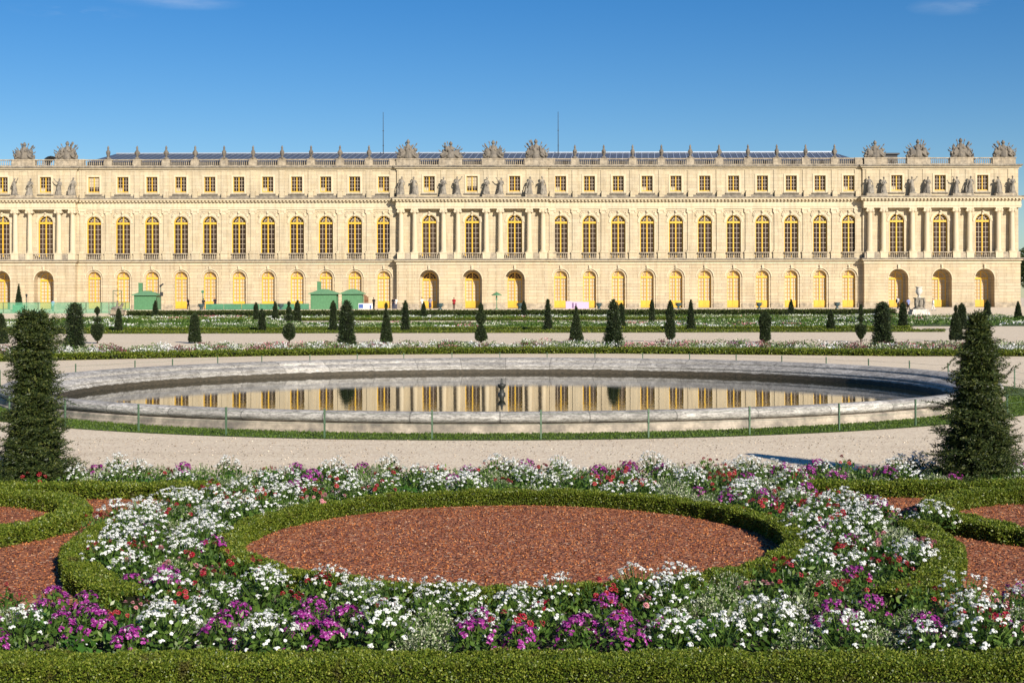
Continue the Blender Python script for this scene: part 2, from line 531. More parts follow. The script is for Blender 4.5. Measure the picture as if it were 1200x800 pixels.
#@@SCULPT@@
# ------------------------------------------------------------------ sculpture and figures: capsules fused into one skin
def fuse(mb, name, mat, voxel=.05, smooth=3):
    me = mb.mesh(name + '_raw', mat)
    o = bpy.data.objects.new('tmp', me); COL.objects.link(o)
    r = o.modifiers.new('r', 'REMESH'); r.mode = 'VOXEL'; r.voxel_size = voxel; r.use_smooth_shade = True
    if smooth:
        s = o.modifiers.new('s', 'SMOOTH'); s.factor = .5; s.iterations = smooth
    dg = bpy.context.evaluated_depsgraph_get()
    out = bpy.data.meshes.new_from_object(o.evaluated_get(dg))
    out.name = name
    out.materials.clear(); out.materials.append(mat)
    bpy.data.objects.remove(o); bpy.data.meshes.remove(me)
    return out


def statue_mesh(k):
    r = random.Random(100 + k); b = MB()
    lean = r.uniform(-.12, .12); s = r.choice((-1, 1))
    # robe in deep folds
    for i in range(9):
        a = 2 * PI * i / 9 + r.uniform(-.2, .2); q = r.uniform(.24, .36)
        b.tube([(q * 1.25 * math.cos(a), q * math.sin(a), .05), (q * .8 * math.cos(a) + lean * .4, q * .7 * math.sin(a), .75), (.16 * math.cos(a) + lean, .13 * math.sin(a), 1.4)],
               [r.uniform(.11, .17), r.uniform(.12, .16), .12])
    b.tube([(lean, 0, .3), (lean, 0, 1.2), (lean * 1.2, 0, 1.75)], [.34, .27, .25], 12)
    b.tube([(lean * 1.2 - .25, 0, 1.92), (lean * 1.2 + .25, 0, 1.92)], .13, 10)       # shoulders
    b.tube([(lean * 1.2, 0, 1.95), (lean * 1.3, -.02, 2.2)], .085)
    hx = lean * 1.4 + r.uniform(-.04, .04)
    b.ball((hx, -.03, 2.34), .155, 12, (.9, 1, 1.15)); b.ball((hx, .04, 2.40), .15, 10)
    b.tube([(hx, -.17, 2.34), (hx, -.21, 2.30)], .025, 6)
    sh = lean * 1.2
    if k % 4 == 0:   # raised arm holding out a wreath
        b.tube([(sh + s * .27, 0, 1.92), (sh + s * .5, -.08, 2.1), (sh + s * .72, -.1, 2.42)], [.1, .08, .06])
        b.ball((sh + s * .74, -.1, 2.46), .1)
        b.tube([(sh - s * .27, 0, 1.92), (sh - s * .42, -.1, 1.5), (sh - s * .15, -.3, 1.4)], [.1, .08, .06])
    elif k % 4 == 1:  # arms folded over a lyre / book
        b.tube([(sh + .27, 0, 1.92), (sh + .44, -.1, 1.5), (sh + .05, -.33, 1.5)], [.1, .08, .06])
        b.tube([(sh - .27, 0, 1.92), (sh - .44, -.1, 1.48), (sh - .02, -.34, 1.35)], [.1, .08, .06])
        b.tube([(sh - .12, -.36, 1.25), (sh + .16, -.36, 1.7)], .1)
    elif k % 4 == 2:  # leaning on a support, a cloak out to one side
        b.tube([(sh + s * .27, 0, 1.92), (sh + s * .5, 0, 1.5), (sh + s * .55, -.1, 1.1)], [.1, .08, .07])
        b.tube([(sh + s * .55, 0, 0), (sh + s * .5, 0, 1.1)], [.22, .15])
        b.tube([(sh - s * .27, 0, 1.92), (sh - s * .5, -.05, 1.55), (sh - s * .4, -.1, 1.95)], [.1, .08, .06])
    else:            # seated muse with a child beside
        b.tube([(sh + s * .27, 0, 1.92), (sh + s * .46, -.15, 1.55), (sh + s * .35, -.3, 1.25)], [.1, .08, .06])
        b.tube([(sh - s * .27, 0, 1.92), (sh - s * .45, -.1, 1.5), (sh - s * .5, -.15, 1.15)], [.1, .08, .06])
        b.tube([(-s * .5, -.1, 0), (-s * .5, -.1, .55), (-s * .48, -.1, .75)], [.17, .17, .13]); b.ball((-s * .48, -.12, .98), .13)
    b.box(-.5, .5, -.4, .4, -.12, .06)
    return fuse(b, 'statue', M['statue_pale'], .035, 2)


def trophy_mesh(k):
    r = random.Random(300 + k); b = MB()
    b.tube([(-1.35, 0, .18), (1.35, 0, .18)], .32, 10)
    b.tube([(0, 0, .2), (0, 0, 1.2), (0, 0, 1.9)], [.75, .6, .38], 12)          # cuirass
    b.tube([(-.45, 0, 1.75), (.45, 0, 1.75)], .24, 10)
    b.tube([(0, 0, 1.9), (0, 0, 2.35)], .16)
    b.ball((0, 0, 2.55), .32, 12, (.95, 1.1, 1)); b.ball((.0, .1, 2.85), .2, 10, (.6, 1.6, .7))   # plumed helmet
    for i in range(15):                    # standards, spears and rolled flags fanning out
        a = R(r.uniform(12, 78)) * (1 if i % 2 else -1); L = r.uniform(1.7, 2.5)
        yy = r.uniform(-.3, .3)
        e = (math.sin(a) * L * .86, yy, .35 + math.cos(a) * L)
        b.tube([(0, yy, .35), e], [.11, .055])
        b.tube([e, (e[0] * 1.12, yy, e[2] + .25)], [.13, .03], 6)
        q = .72; m = (e[0] * q, yy - .1, .35 + (e[2] - .35) * q)
        b.tube([m, (m[0] * 1.25, yy - .2, m[2] - .45), (m[0] * 1.1, yy - .1, m[2] - .8)], [.10, r.uniform(.12, .26), .08])
    for s in (-1, 1):
        b.ball((s * r.uniform(.8, 1.1), -.35, .8), r.uniform(.42, .55), 12, (1, .35, 1.2))   # shields
        b.ball((s * 1.15, -.1, 1.35), .28, 10); b.ball((s * 1.45, 0, .5), .3, 10, (1, .9, 1.2))
        b.tube([(s * .5, -.3, .9), (s * .95, -.45, .45), (s * 1.3, -.45, .2)], [.2, .17, .13])
    b.ball((0, -.5, .75), .42, 12, (.9, .4, 1.2))
    b.ball((-.3, -.45, 1.35), .2, 8); b.ball((.32, -.45, 1.4), .2, 8)
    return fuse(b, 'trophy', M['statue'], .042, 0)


STATUES = [statue_mesh(k) for k in range(6)]
TROPHIES = [trophy_mesh(k) for k in range(4)]


def gz(x, y):
    """height of the ground: terrace in the middle, ramps beyond both ends of the tall hedge"""
    if abs(x) > 55.2:
        return TZ * min(1, max(0, (y - 186) / 22))
    return TZ if y > 196.4 else 0.0


def person(px, Y, rz, h, shirt, trousers, hair, label, skirt=False, arms='down', bag=None, stride=.08, phone=False):
    """an adult of height h; body one skin, clothes and hair as children"""
    k = h / 1.75
    r = empty('person', ((px - 600) * Y / F, Y, gz((px - 600) * Y / F, Y)), rz)
    tag(r, label, 'person')
    hipz, shz = .93, 1.43
    legs = {s: [(s * .095, 0, hipz), (s * .10, -s * stride * .5 - .02, .50), (s * .105, -s * stride, .09)] for s in (-1, 1)}
    if arms == 'down':
        A = {s: [(s * .19, 0, shz - .02), (s * .24, .02, 1.14), (s * .235, -.07, .90)] for s in (-1, 1)}
    elif arms == 'front':
        A = {s: [(s * .19, 0, shz - .02), (s * .24, -.02, 1.14), (s * .10, -.25, 1.22)] for s in (-1, 1)}
    else:
        A = {-1: [(-.19, 0, shz - .02), (-.27, -.06, 1.18), (-.14, -.20, 1.42)], 1: [(.19, 0, shz - .02), (.24, .02, 1.14), (.235, -.07, .90)]}
    S = lambda pts: [(x * k, y * k, q * k) for x, y, q in pts]
    Q = lambda rr: [x * k for x in rr]
    b = MB()
    b.tube(S([(0, 0, .92), (0, 0, 1.12), (0, 0, 1.36)]), Q([.13, .115, .135]), 12)
    b.tube(S([(-.16, 0, shz - .03), (.16, 0, shz - .03)]), .075 * k, 10)
    b.tube(S([(0, 0, 1.42), (0, -.01, 1.55)]), .052 * k, 10)
    b.ball((0, -.02 * k, 1.635 * k), .098 * k, 14, (.80, .98, 1.18))
    b.tube(S([(0, -.105, 1.655), (0, -.135, 1.622)]), Q([.012, .018]), 6)         # nose
    b.tube(S([(-.025, -.103, 1.585), (.025, -.103, 1.585)]), .011 * k, 6)         # lips
    for s in (-1, 1):
        b.ball((s * .082 * k, 0, 1.635 * k), .025 * k, 6, (.5, .8, 1.2))
        b.ball((s * .033 * k, -.104 * k, 1.652 * k), .013 * k, 6)
        L = legs[s]
        b.tube(S(L), Q([.085, .058, .042]), 10)
        b.tube(S([(L[2][0], L[2][1] + .03, .045), (L[2][0] + s * .015, L[2][1] - .17, .035)]), Q([.042, .036]), 8)
        b.tube(S(A[s]), Q([.052, .042, .030]), 8)
        e = Vector(A[s][2]); d = (e - Vector(A[s][1])).normalized()
        side = d.cross(Vector((0, 1, .2))).normalized()
        pm = e + d * .06
        b.tube(S([tuple(e), tuple(pm + d * .02)]), Q([.028, .036]), 8)
        for fi, fl in enumerate((.055, .07, .075, .065)):
            o0 = pm + side * (fi - 1.5) * .019 + d * .03
            b.tube(S([tuple(o0), tuple(o0 + d * fl * .6), tuple(o0 + d * fl + Vector((0, -.02, 0)))]), .0095 * k, 6)
        b.tube(S([tuple(pm - d * .02), tuple(pm + side * .045 + d * .015), tuple(pm + side * .05 + d * .05)]), .011 * k, 6)
    place('body', fuse(b, 'body', M['skin'], .013, 2), r, WL[r])
    cm = plain('cloth', shirt, .85, .15, 8)
    c = MB()
    c.tube(S([(0, 0, .88), (0, 0, 1.12), (0, 0, 1.37)]), Q([.155, .14, .155]), 14)
    c.tube(S([(-.165, 0, shz - .025), (.165, 0, shz - .025)]), .085 * k, 10)
    for s in (-1, 1):
        p0, p1 = Vector(A[s][0]), Vector(A[s][1])
        c.tube(S([tuple(p0), tuple(p0.lerp(p1, .9))]), Q([.068, .06]), 8)
    place('shirt', fuse(c, 'shirt', cm, .02, 2), r, WL[r])
    tm = plain('cloth', trousers, .85, .15, 8)
    c = MB()
    if skirt:
        c.tube(S([(0, 0, .98), (0, 0, .75), (0, 0, .42)]), Q([.15, .19, .24]), 14)
    else:
        c.tube(S([(0, 0, .99), (0, 0, .88)]), Q([.145, .15]), 12)
        for s in (-1, 1):
            c.tube(S(legs[s]), Q([.10, .075, .062]), 10)
    place('skirt' if skirt else 'trousers', fuse(c, 'trousers', tm, .02, 2), r, WL[r])
    hm = plain('hair', hair, .6, .2, 20)
    c = MB(); c.ball((0, .018 * k, 1.675 * k), .103 * k, 12, (.86, .95, 1.0))
    if skirt: c.tube(S([(0, .06, 1.66), (0, .075, 1.46)]), Q([.075, .05]), 8)
    place('hair', fuse(c, 'hair', hm, .02, 1), r, WL[r])
    for s in (-1, 1):
        c = MB(); L = legs[s]
        c.tube(S([(L[2][0], L[2][1] + .03, .05), (L[2][0] + s * .015, L[2][1] - .18, .04)]), Q([.055, .045]), 8)
        place('shoe', fuse(c, 'shoe', M['iron'], .02, 1), r, WL[r])
    if bag:
        c = MB(); c.tube(S([(0, .22, 1.02), (0, .22, 1.32)]), Q([.15, .13]), 10)
        o = place('backpack', fuse(c, 'backpack', plain('bag', bag[0], .8, .1), .025, 2), None, WL[r], rz)
        tag(o, bag[1], 'backpack')
    return r


BLK = (.012, .012, .014)
person(62, 204, R(170), 1.74, (.28, .42, .62), (.10, .10, .14), BLK, 'person in a light blue shirt behind the green mesh fence at far left')
person(220.5, 209, R(60), 1.72, BLK, BLK, BLK, 'person in black standing right of the small green hut with the pole')
person(238.5, 205, R(200), 1.68, (.03, .03, .035), (.04, .04, .06), BLK, 'person in dark clothes at the left end of the low green hoarding')
person(252, 214, R(30), 1.80, (.025, .02, .03), BLK, BLK, 'person in black standing just behind the low green hoarding')
person(438, 203, R(150), 1.76, (.015, .015, .018), (.015, .015, .018), BLK, 'person all in black standing right of the white and blue board', arms='front')
person(461, 200, R(175), 1.74, (.02, .02, .025), (.05, .06, .10), (.05, .03, .02), 'person in a black top and dark blue trousers left of the central pavilion corner')
person(464, 202, R(190), 1.70, (.55, .53, .50), (.10, .10, .13), (.05, .03, .02), 'person in a pale top half hidden behind another at the pavilion corner')
person(494.5, 201, R(215), 1.78, (.62, .60, .56), (.22, .20, .18), (.02, .015, .01), 'person in a white shirt turned to a companion before the left central door', arms='up')
person(504, 201, R(160), 1.74, (.25, .22, .28), (.06, .05, .10), (.04, .025, .02), 'person in grey with a long dark skirt before the left central door', skirt=True)
person(532, 200, R(178), 1.72, (.30, .012, .022), (.05, .025, .02), (.06, .035, .02), 'person in a dark red shirt alone between two central doors')
person(1052, 206, R(120), 1.76, (.70, .70, .68), BLK, BLK, 'person in a white shirt with black trousers and a backpack, left of the marble urn', stride=.2,
       bag=(BLK, 'black backpack on the back of the white shirted person'))
person(1064.5, 203, R(190), 1.74, (.22, .26, .48), BLK, BLK, 'person in a blue shirt standing just left of the marble urn', arms='front')
person(1093.5, 201, R(80), 1.76, (.70, .69, .66), (.60, .58, .54), BLK, 'person all in white striding away right of the marble urn', stride=.25)
#@@PALACE@@
# ------------------------------------------------------------------ the palace
D0, DP, DU = 220.0, 218.8, 219.7         # wing wall, pavilion front, recessed upper wall of the pavilions
palace = empty('palace', (0, D0, TZ))
tag(palace, 'long cream stone palace with arched windows, columned pavilions and a statue lined balustrade', 'palace')
XW = lambda px: (px - 600) * D0 / F
XP = lambda px: (px - 600) * DP / F
LB = [XW(110.4 + 33.95 * i) for i in range(11)]
RB = [XW(657.2 + 33.78 * i) for i in range(11)]
# pavilions: (x0, x1, window centres, column centres)
PAV = []
for px0, px1, cols in ((-86, 88, (-82.5, -66, -33, -16.5, 17.4, 34.5, 68.4, 84.6)),
                       (465, 642, (470, 486, 519.8, 536.7, 570, 586.5, 620.4, 636.6)),
                       (1013, 1196, (1020, 1036, 1070, 1087, 1121, 1137, 1171, 1187))):
    c = [XP(q) for q in cols]
    PAV.append((XP(px0), XP(px1), [(c[1] + c[2]) / 2, (c[3] + c[4]) / 2, (c[5] + c[6]) / 2], c))
WING = [(PAV[0][1], PAV[1][0], LB), (PAV[1][1], PAV[2][0], RB)]


def opening(mb, x0, x1, z0, z1, yp, cx, wd, zb, zs, arch, depth, n=14, mat_in=None):
    """a wall panel facing the garden with one opening, and the reveal of that opening"""
    r = wd / 2; a, b = cx - r, cx + r
    top = zs
    P = lambda x, z, d=0: (x, yp + d, z)
    mb.poly([P(x0, z0), P(a, z0), P(a, z1), P(x0, z1)])
    mb.poly([P(b, z0), P(x1, z0), P(x1, z1), P(b, z1)])
    if zb > z0 + 1e-4: mb.poly([P(a, z0), P(b, z0), P(b, zb), P(a, zb)])
    if arch:
        pts = [(cx - r * math.cos(PI * k / n), zs + r * math.sin(PI * k / n)) for k in range(n + 1)]
    else:
        pts = [(a, zs), (b, zs)]
    for (xa, za), (xb, zb_) in zip(pts[:-1], pts[1:]):
        mb.poly([P(xa, za), P(xb, zb_), P(xb, z1), P(xa, z1)])
        mb.poly([P(xa, za), P(xb, zb_), P(xb, zb_, depth), P(xa, za, depth)])
    mb.poly([P(a, zb), P(a, zs), P(a, zs, depth), P(a, zb, depth)])
    mb.poly([P(b, zb), P(b, zs), P(b, zs, depth), P(b, zb, depth)])
    mb.poly([P(a, zb), P(b, zb), P(b, zb, depth), P(a, zb, depth)])


def arch_band(mb, cx, zs, r0, r1, yf, yb, n=16, legs=None):
    """raised moulding round an arch, continued down as a straight frame to height legs"""
    o = [(-1, legs)] if legs is not None else []
    A = [(-math.cos(PI * k / n), math.sin(PI * k / n)) for k in range(n + 1)]
    inn = [(cx + r0 * c, zs + r0 * s) for c, s in A]; out = [(cx + r1 * c, zs + r1 * s) for c, s in A]
    if legs is not None:
        inn = [(cx - r0, legs)] + inn + [(cx + r0, legs)]; out = [(cx - r1, legs)] + out + [(cx + r1, legs)]
    for i in range(len(inn) - 1):
        a, b, c, d = inn[i], inn[i + 1], out[i + 1], out[i]
        mb.poly([(a[0], yf, a[1]), (b[0], yf, b[1]), (c[0], yf, c[1]), (d[0], yf, d[1])])
        mb.poly([(d[0], yf, d[1]), (c[0], yf, c[1]), (c[0], yb, c[1]), (d[0], yb, d[1])])
        mb.poly([(a[0], yf, a[1]), (b[0], yf, b[1]), (b[0], yb, b[1]), (a[0], yb, a[1])])


def part(mb, name, mats, smooth=False, loc=(0, 0, 0), parent=None):
    return mb.obj(name, mats, parent or palace, loc, smooth)


Z_S0, Z_S1 = 8.60, 9.0        # string course
Z_E0, Z_E1 = 17.05, 18.9      # entablature
Z_C0, Z_C1 = 23.6, 24.05      # roof cornice
Z_B1 = 25.15                  # top of the balustrade

ground, upper, attic, relief, mould, ledges, plinth, jamb = MB(), MB(), MB(), MB(), MB(), MB(), MB(), MB()


def bays(x0, x1, cs):
    e = [x0] + [(a + b) / 2 for a, b in zip(cs[:-1], cs[1:])] + [x1]
    return list(zip(e[:-1], e[1:], cs))


door_spots, win_spots, att_spots, balc_spots, sur_spots = [], [], [], [], []
for x0, x1, cs in WING:
    for a, b, c in bays(x0, x1, cs):
        opening(ground, a, b, TZ, Z_S0, D0, c, 2.72, TZ, 6.05, True, .12)
        opening(ground, c - 1.37, c + 1.37, TZ, 7.43, D0 + .12, c, 2.10, TZ, 6.05, True, .55)
        door_spots.append((c, D0 + .62, 2.10, 6.05, 0))
        sur_spots.append(('door0', c, D0))
        opening(upper, a, b, Z_S0, Z_E0, D0, c, 2.30, 9.02, 14.85, True, .40)
        sur_spots.append(('win0', c, D0)); win_spots.append((c, D0 + .32, 0))
        balc_spots.append((c, D0 - .16))
        opening(attic, a, b, Z_E1, Z_C0, D0, c, 1.79, 19.86, 22.33, False, .30)
        sur_spots.append(('att', c, D0))
        att_spots.append((c, D0 + .24))
for x0, x1, cs, cl in PAV:
    for a, b, c in bays(x0, x1, cs):
        opening(ground, a, b, TZ, Z_S0, DP, c, 3.15, TZ, 5.72, True, 1.75)
        opening(ground, c - 1.6, c + 1.6, TZ, 7.4, DP + 1.75, c, 2.35, TZ, 5.72, True, .2)
        sur_spots.append(('door1', c, DP))
        door_spots.append((c, DP + 1.9, 2.35, 5.72, 1 if abs(x0) < 40 else 0))
        opening(upper, a, b, Z_S0, Z_E0, DU, c, 2.36, 9.02, 14.95, True, .40)
        sur_spots.append(('win1', c, DU))
        win_spots.append((c, DU + .32, 1))
        balc_spots.append((c, DP + .12))
        opening(attic, a, b, Z_E1, Z_C0, DU, c, 1.79, 19.86, 22.33, False, .30)
        sur_spots.append(('att', c, DU))
        att_spots.append((c, DU + .24))
    for xs in (x0, x1):            # return walls of the projection and the ends of the block
        e = D0 + .02 if (xs == x1 and x1 < 60) or (xs == x0 and x0 > -70) else D0 + 16
        ground.poly([(xs, DP, TZ), (xs, e, TZ), (xs, e, Z_S0), (xs, DP, Z_S0)])
        upper.poly([(xs, DU, Z_S0), (xs, e, Z_S0), (xs, e, Z_E0), (xs, DU, Z_E0)])
        attic.poly([(xs, DU, Z_E1), (xs, e, Z_E1), (xs, e, Z_C0), (xs, DU, Z_C0)])


def course(mb, z0, z1, proj, gap=0.0):
    """a moulding running along the whole front, breaking forward round the pavilions"""
    for x0, x1, _ in WING:
        mb.box(x0 + proj, x1 - proj, D0 - proj, D0 + .05, z0, z1)
    for x0, x1, _, _ in PAV:
        r = 16 if x1 > 60 else 1.25
        mb.box(x0 - proj, x1 + proj, DP - proj, (D0 + 16) if (x1 > 60) else D0 + .05, z0, z1)


strg, ent, cor = MB(), MB(), MB()
course(strg, 8.15, 8.42, .10); course(strg, Z_S0 + .0, Z_S0 + .22, .34)
strg_top = MB(); course(strg_top, Z_S0 + .222, Z_S1, .50)
course(ent, Z_E0, 17.32, .10); course(ent, 17.323, 17.6, .15); course(ent, 17.603, 18.17, .11); course(ent, 18.173, 18.27, .2)
course(ent, 18.503, 18.72, .62)
ent_top = MB(); course(ent_top, 18.723, Z_E1 + .02, .70)
for x0, x1, _ in WING:
    n = int((x1 - x0 - 1.2) / .56)
    for k in range(n + 1):
        x = x0 + .6 + (x1 - x0 - 1.2) * k / n
        ent.box(x - .15, x + .15, D0 - .52, D0 - .2, 18.273, 18.5)
    ent.box(x0 + .3, x1 - .3, D0 - .2, D0, 18.273, 18.5)
for x0, x1, _, _ in PAV:
    n = int((x1 - x0 + 1.0) / .56)
    for k in range(n + 1):
        x = x0 - .45 + (x1 - x0 + .9) * k / n
        ent.box(x - .15, x + .15, DP - .52, DP - .2, 18.273, 18.5)
    ent.box(x0 - .2, x1 + .2, DP - .2, D0, 18.273, 18.5)
# roof cornice follows the attic wall
for mb, z0, z1, pr in ((cor, 23.30, 23.5, .10), (cor, Z_C0, 23.8, .38)):
    for x0, x1, _ in WING: mb.box(x0 + .3, x1 - .3, D0 - pr, D0 + .05, z0, z1)
    for x0, x1, _, _ in PAV: mb.box(x0 - pr, x1 + pr, DU - pr, (D0 + 16) if x1 > 60 else D0 + .3, z0, z1)
cor_top = MB()
for x0, x1, _ in WING: cor_top.box(x0 + .45, x1 - .45, D0 - .58, D0 + .6, 23.803, Z_C1)
for x0, x1, _, _ in PAV: cor_top.box(x0 - .58, x1 + .58, DU - .58, (D0 + 16) if x1 > 60 else D0 + .6, 23.803, Z_C1)
# plinth
for x0, x1, cs in WING:
    ed = [x0] + [v for c in cs for v in (c - 1.37, c + 1.37)] + [x1]
    for a, b in zip(ed[::2], ed[1::2]): (lambda q: (q.box(a, b, D0 - .09, D0, TZ - .3, TZ + .75), part(q, 'plinth', M['parapet'])))(MB())
for x0, x1, cs, _ in PAV:
    ed = [x0 - .09] + [v for c in cs for v in (c - 1.58, c + 1.58)] + [x1 + .09]
    for a, b in zip(ed[::2], ed[1::2]): (lambda q: (q.box(a, b, DP - .09, DP, TZ - .3, TZ + .75), part(q, 'plinth', M['parapet'])))(MB())
part(ground, 'ground_floor_wall', M['rust']); part(upper, 'upper_floor_wall', M['wall']); part(attic, 'attic_wall', M['wall'])
part(strg, 'string_course', M['trim']); part(strg_top, 'string_course_ledge', M['ledge'])
part(ent, 'entablature', M['trim']); part(ent_top, 'entablature_ledge', M['ledge'])
base_c = MB()
for x0, x1, cs in WING: base_c.box(x0 + .2, x1 - .2, D0 - .06, D0, Z_E1 + .02, 19.3)
part(base_c, 'attic_base', M['ledge'])
part(cor, 'roof_cornice', M['trim']); part(cor_top, 'roof_cornice_ledge', M['ledge'])
core = MB()
core.box(PAV[0][0] + .3, PAV[2][1] - .3, D0 + 1.0 + .9, D0 + 15.8, TZ, 24.3)
part(core, 'rear_block', M['wall'])

# pilasters of the wings, each with pedestal and capital, and the attic strip and shell block above
pil = MB()
pil.box(-.62, .62, -.26, .02, 8.98, 9.95); pil.box(-.70, .70, -.32, .02, 9.95, 10.12)
pil.box(-.52, .52, -.20, .02, 10.12, 10.35); pil.box(-.44, .44, -.14, .02, 10.35, 16.2)
cap = MB()
cap.box(-.48, .48, -.18, .02, 16.2, 16.34); cap.box(-.62, .62, -.27, .02, 16.78, 17.04); cap.box(-.46, .46, -.17, .02, 16.34, 16.78)
for s in (-1, 1): cap.tube([(s * .47, -.26, 16.60), (s * .47, -.02, 16.60)], .19, 10, False)
strip = MB()
strip.box(-.48, .48, -.10, .02, 19.9, 23.34); strip.box(-.40, .40, -.46, .02, 18.93, 19.62)
strip.tube([(0, -.46, 19.63), (0, -.02, 19.63)], .39, 12, False)
pm, cm_, sm_ = pil.mesh('pilaster', M['wall']), cap.mesh('capital', M['trim']), strip.mesh('attic_strip', M['wall'])
pil_x = []
for x0, x1, cs in WING:
    xs = [(a + b) / 2 for a, b in zip(cs[:-1], cs[1:])] + [x0 + .75 if x0 > -60 else x0 + .9, x1 - .75]
    for x in xs:
        o = place('pilaster', pm, palace, (x, D0, 0)); place('capital', cm_, o, (x, D0, 0))
        place('attic_strip', sm_, palace, (x, D0, 0)); pil_x.append(x)
# free columns of the pavilions
colm = MB()
colm.box(-.60, .60, -.52, .60, 8.98, 9.90); colm.box(-.66, .66, -.58, .60, 9.90, 10.08)
colm.lathe([(.52, 10.08), (.54, 10.18), (.46, 10.28), (.49, 10.36), (.41, 10.44), (.41, 12.2), (.39, 14.0), (.345, 16.2), (.39, 16.26), (.36, 16.36)], (0, 0, 0), 20, False)
ccap = MB()
ccap.box(-.56, .56, -.50, .50, 16.82, 17.045); ccap.lathe([(.40, 16.36), (.50, 16.55), (.50, 16.82)], (0, 0, 0), 16, False)
for s in (-1, 1): ccap.tube([(s * .46, -.50, 16.62), (s * .46, .45, 16.62)], .2, 10, False)
backp = MB(); backp.box(-.44, .44, -.06, .02, 9.0, 16.9)
c1, c2, c3 = colm.mesh('column', M['trim'], False), ccap.mesh('capital', M['trim']), backp.mesh('back_pilaster', M['wall'])
for pi_, (x0, x1, cs, cl) in enumerate(PAV):
    for k, x in enumerate(cl):
        o = place('column', c1, palace, (x, DP + .32, 0)); place('capital', c2, o, (x, DP + .32, 0))
        strp = MB(); strp.box(x - .46, x + .46, DU - .08, DU + .02, Z_E1, 23.34)
        part(strp, 'attic_strip', M['wall'])
    if pi_ == 2:
        for y in (DP + .32, DP + 2.6):
            if y > DP + 1: place('column', c1, palace, (x1 - .45, y + .0, 0))
    # solid parapet between paired columns, low blocks that carry the statues
    ed = [x0 + .05, cl[1]] + [cl[2], cl[3], cl[4], cl[5]] + [cl[6], x1 - .05]
    sol = MB()
    for a, b in zip(ed[::2], ed[1::2]):
        sol.box(a - (.5 if a != x0 + .05 else 0), b + (.5 if b != x1 - .05 else 0), DP - .08, DP + .30, 8.985, 9.99)
    part(sol, 'parapet', M['parapet'])
    blk = MB()
    for a, b in zip(cl[::2], cl[1::2]): blk.box(a - .62, b + .62, DP - .3, DP + .62, Z_E1 + .02, 19.32)
    part(blk, 'statue_base', M['parapet'])

# mouldings round the openings, one mesh of each kind
def surround(kind):
    m = MB()
    if kind.startswith('door'):
        zs, r = (6.05, 1.37) if kind == 'door0' else (5.72, 1.575)
        arch_band(m, 0, zs, r, r + .15, -.05, 0, 16)
        m.box(-.17, .17, -.16, 0, zs + r - .07, 8.0); m.box(-.12, .12, -.26, -.16, zs + r + .08, 7.9)
    elif kind.startswith('win'):
        zs, r = (14.85, 1.17) if kind == 'win0' else (14.95, 1.19)
        arch_band(m, 0, zs, r + .13, r + .41, -.09, 0, 16)
        arch_band(m, 0, zs, r, r + .13, -.03, 0, 16, 10.1)
        m.box(-.17, .17, -.20, 0, 15.95, 16.8); m.ball((0, -.22, 16.5), .2, 8)
    else:
        for q in ((-1.2, -.9, 19.6, 22.63), (.9, 1.2, 19.6, 22.63), (-.9, .9, 22.34, 22.63)): m.box(q[0], q[1], -.08, 0, q[2], q[3])
    return m.mesh({'d': 'door_surround', 'w': 'window_surround', 'a': 'attic_surround'}[kind[0]], M['trim'])


SUR = {k: surround(k) for k in ('door0', 'door1', 'win0', 'win1', 'att')}
lg = MB(); lg.box(-1.3, 1.3, -.2, 0, 19.42, 19.60); lg_m = lg.mesh('window_ledge', M['ledge'])
rl = MB()
for s in (-1, 1):      # carved spandrel trophies
    for q in range(5):
        t = q / 4
        rl.tube([(s * (1.05 + .30 * t), -.05, 16.05 + .5 * t), (s * (1.35 + .12 * math.sin(5 * t)), -.07, 15.75 + .75 * t)], .07 + .05 * (q % 2), 6)
    rl.ball((s * 1.42, -.03, 16.2), .2, 8, (1, .5, 1)); rl.ball((s * 1.0, -.03, 16.55), .15, 8, (1.6, .5, .8))
rl.tube([(-1.3, -.03, 16.75), (1.3, -.03, 16.75)], .06, 6)
rl_m = rl.mesh('spandrel_relief', M['trim'], True)
for k, c, y in sur_spots:
    o = place(SUR[k].name.split('.')[0], SUR[k], palace, (c, y, 0))
    if k == 'att': place('window_ledge', lg_m, palace, (c, y, 0))
    if k == 'win0': place('spandrel_relief', rl_m, palace, (c, y, 0))
# windows, doors, balconies: one of each built, then copied with their sub-parts


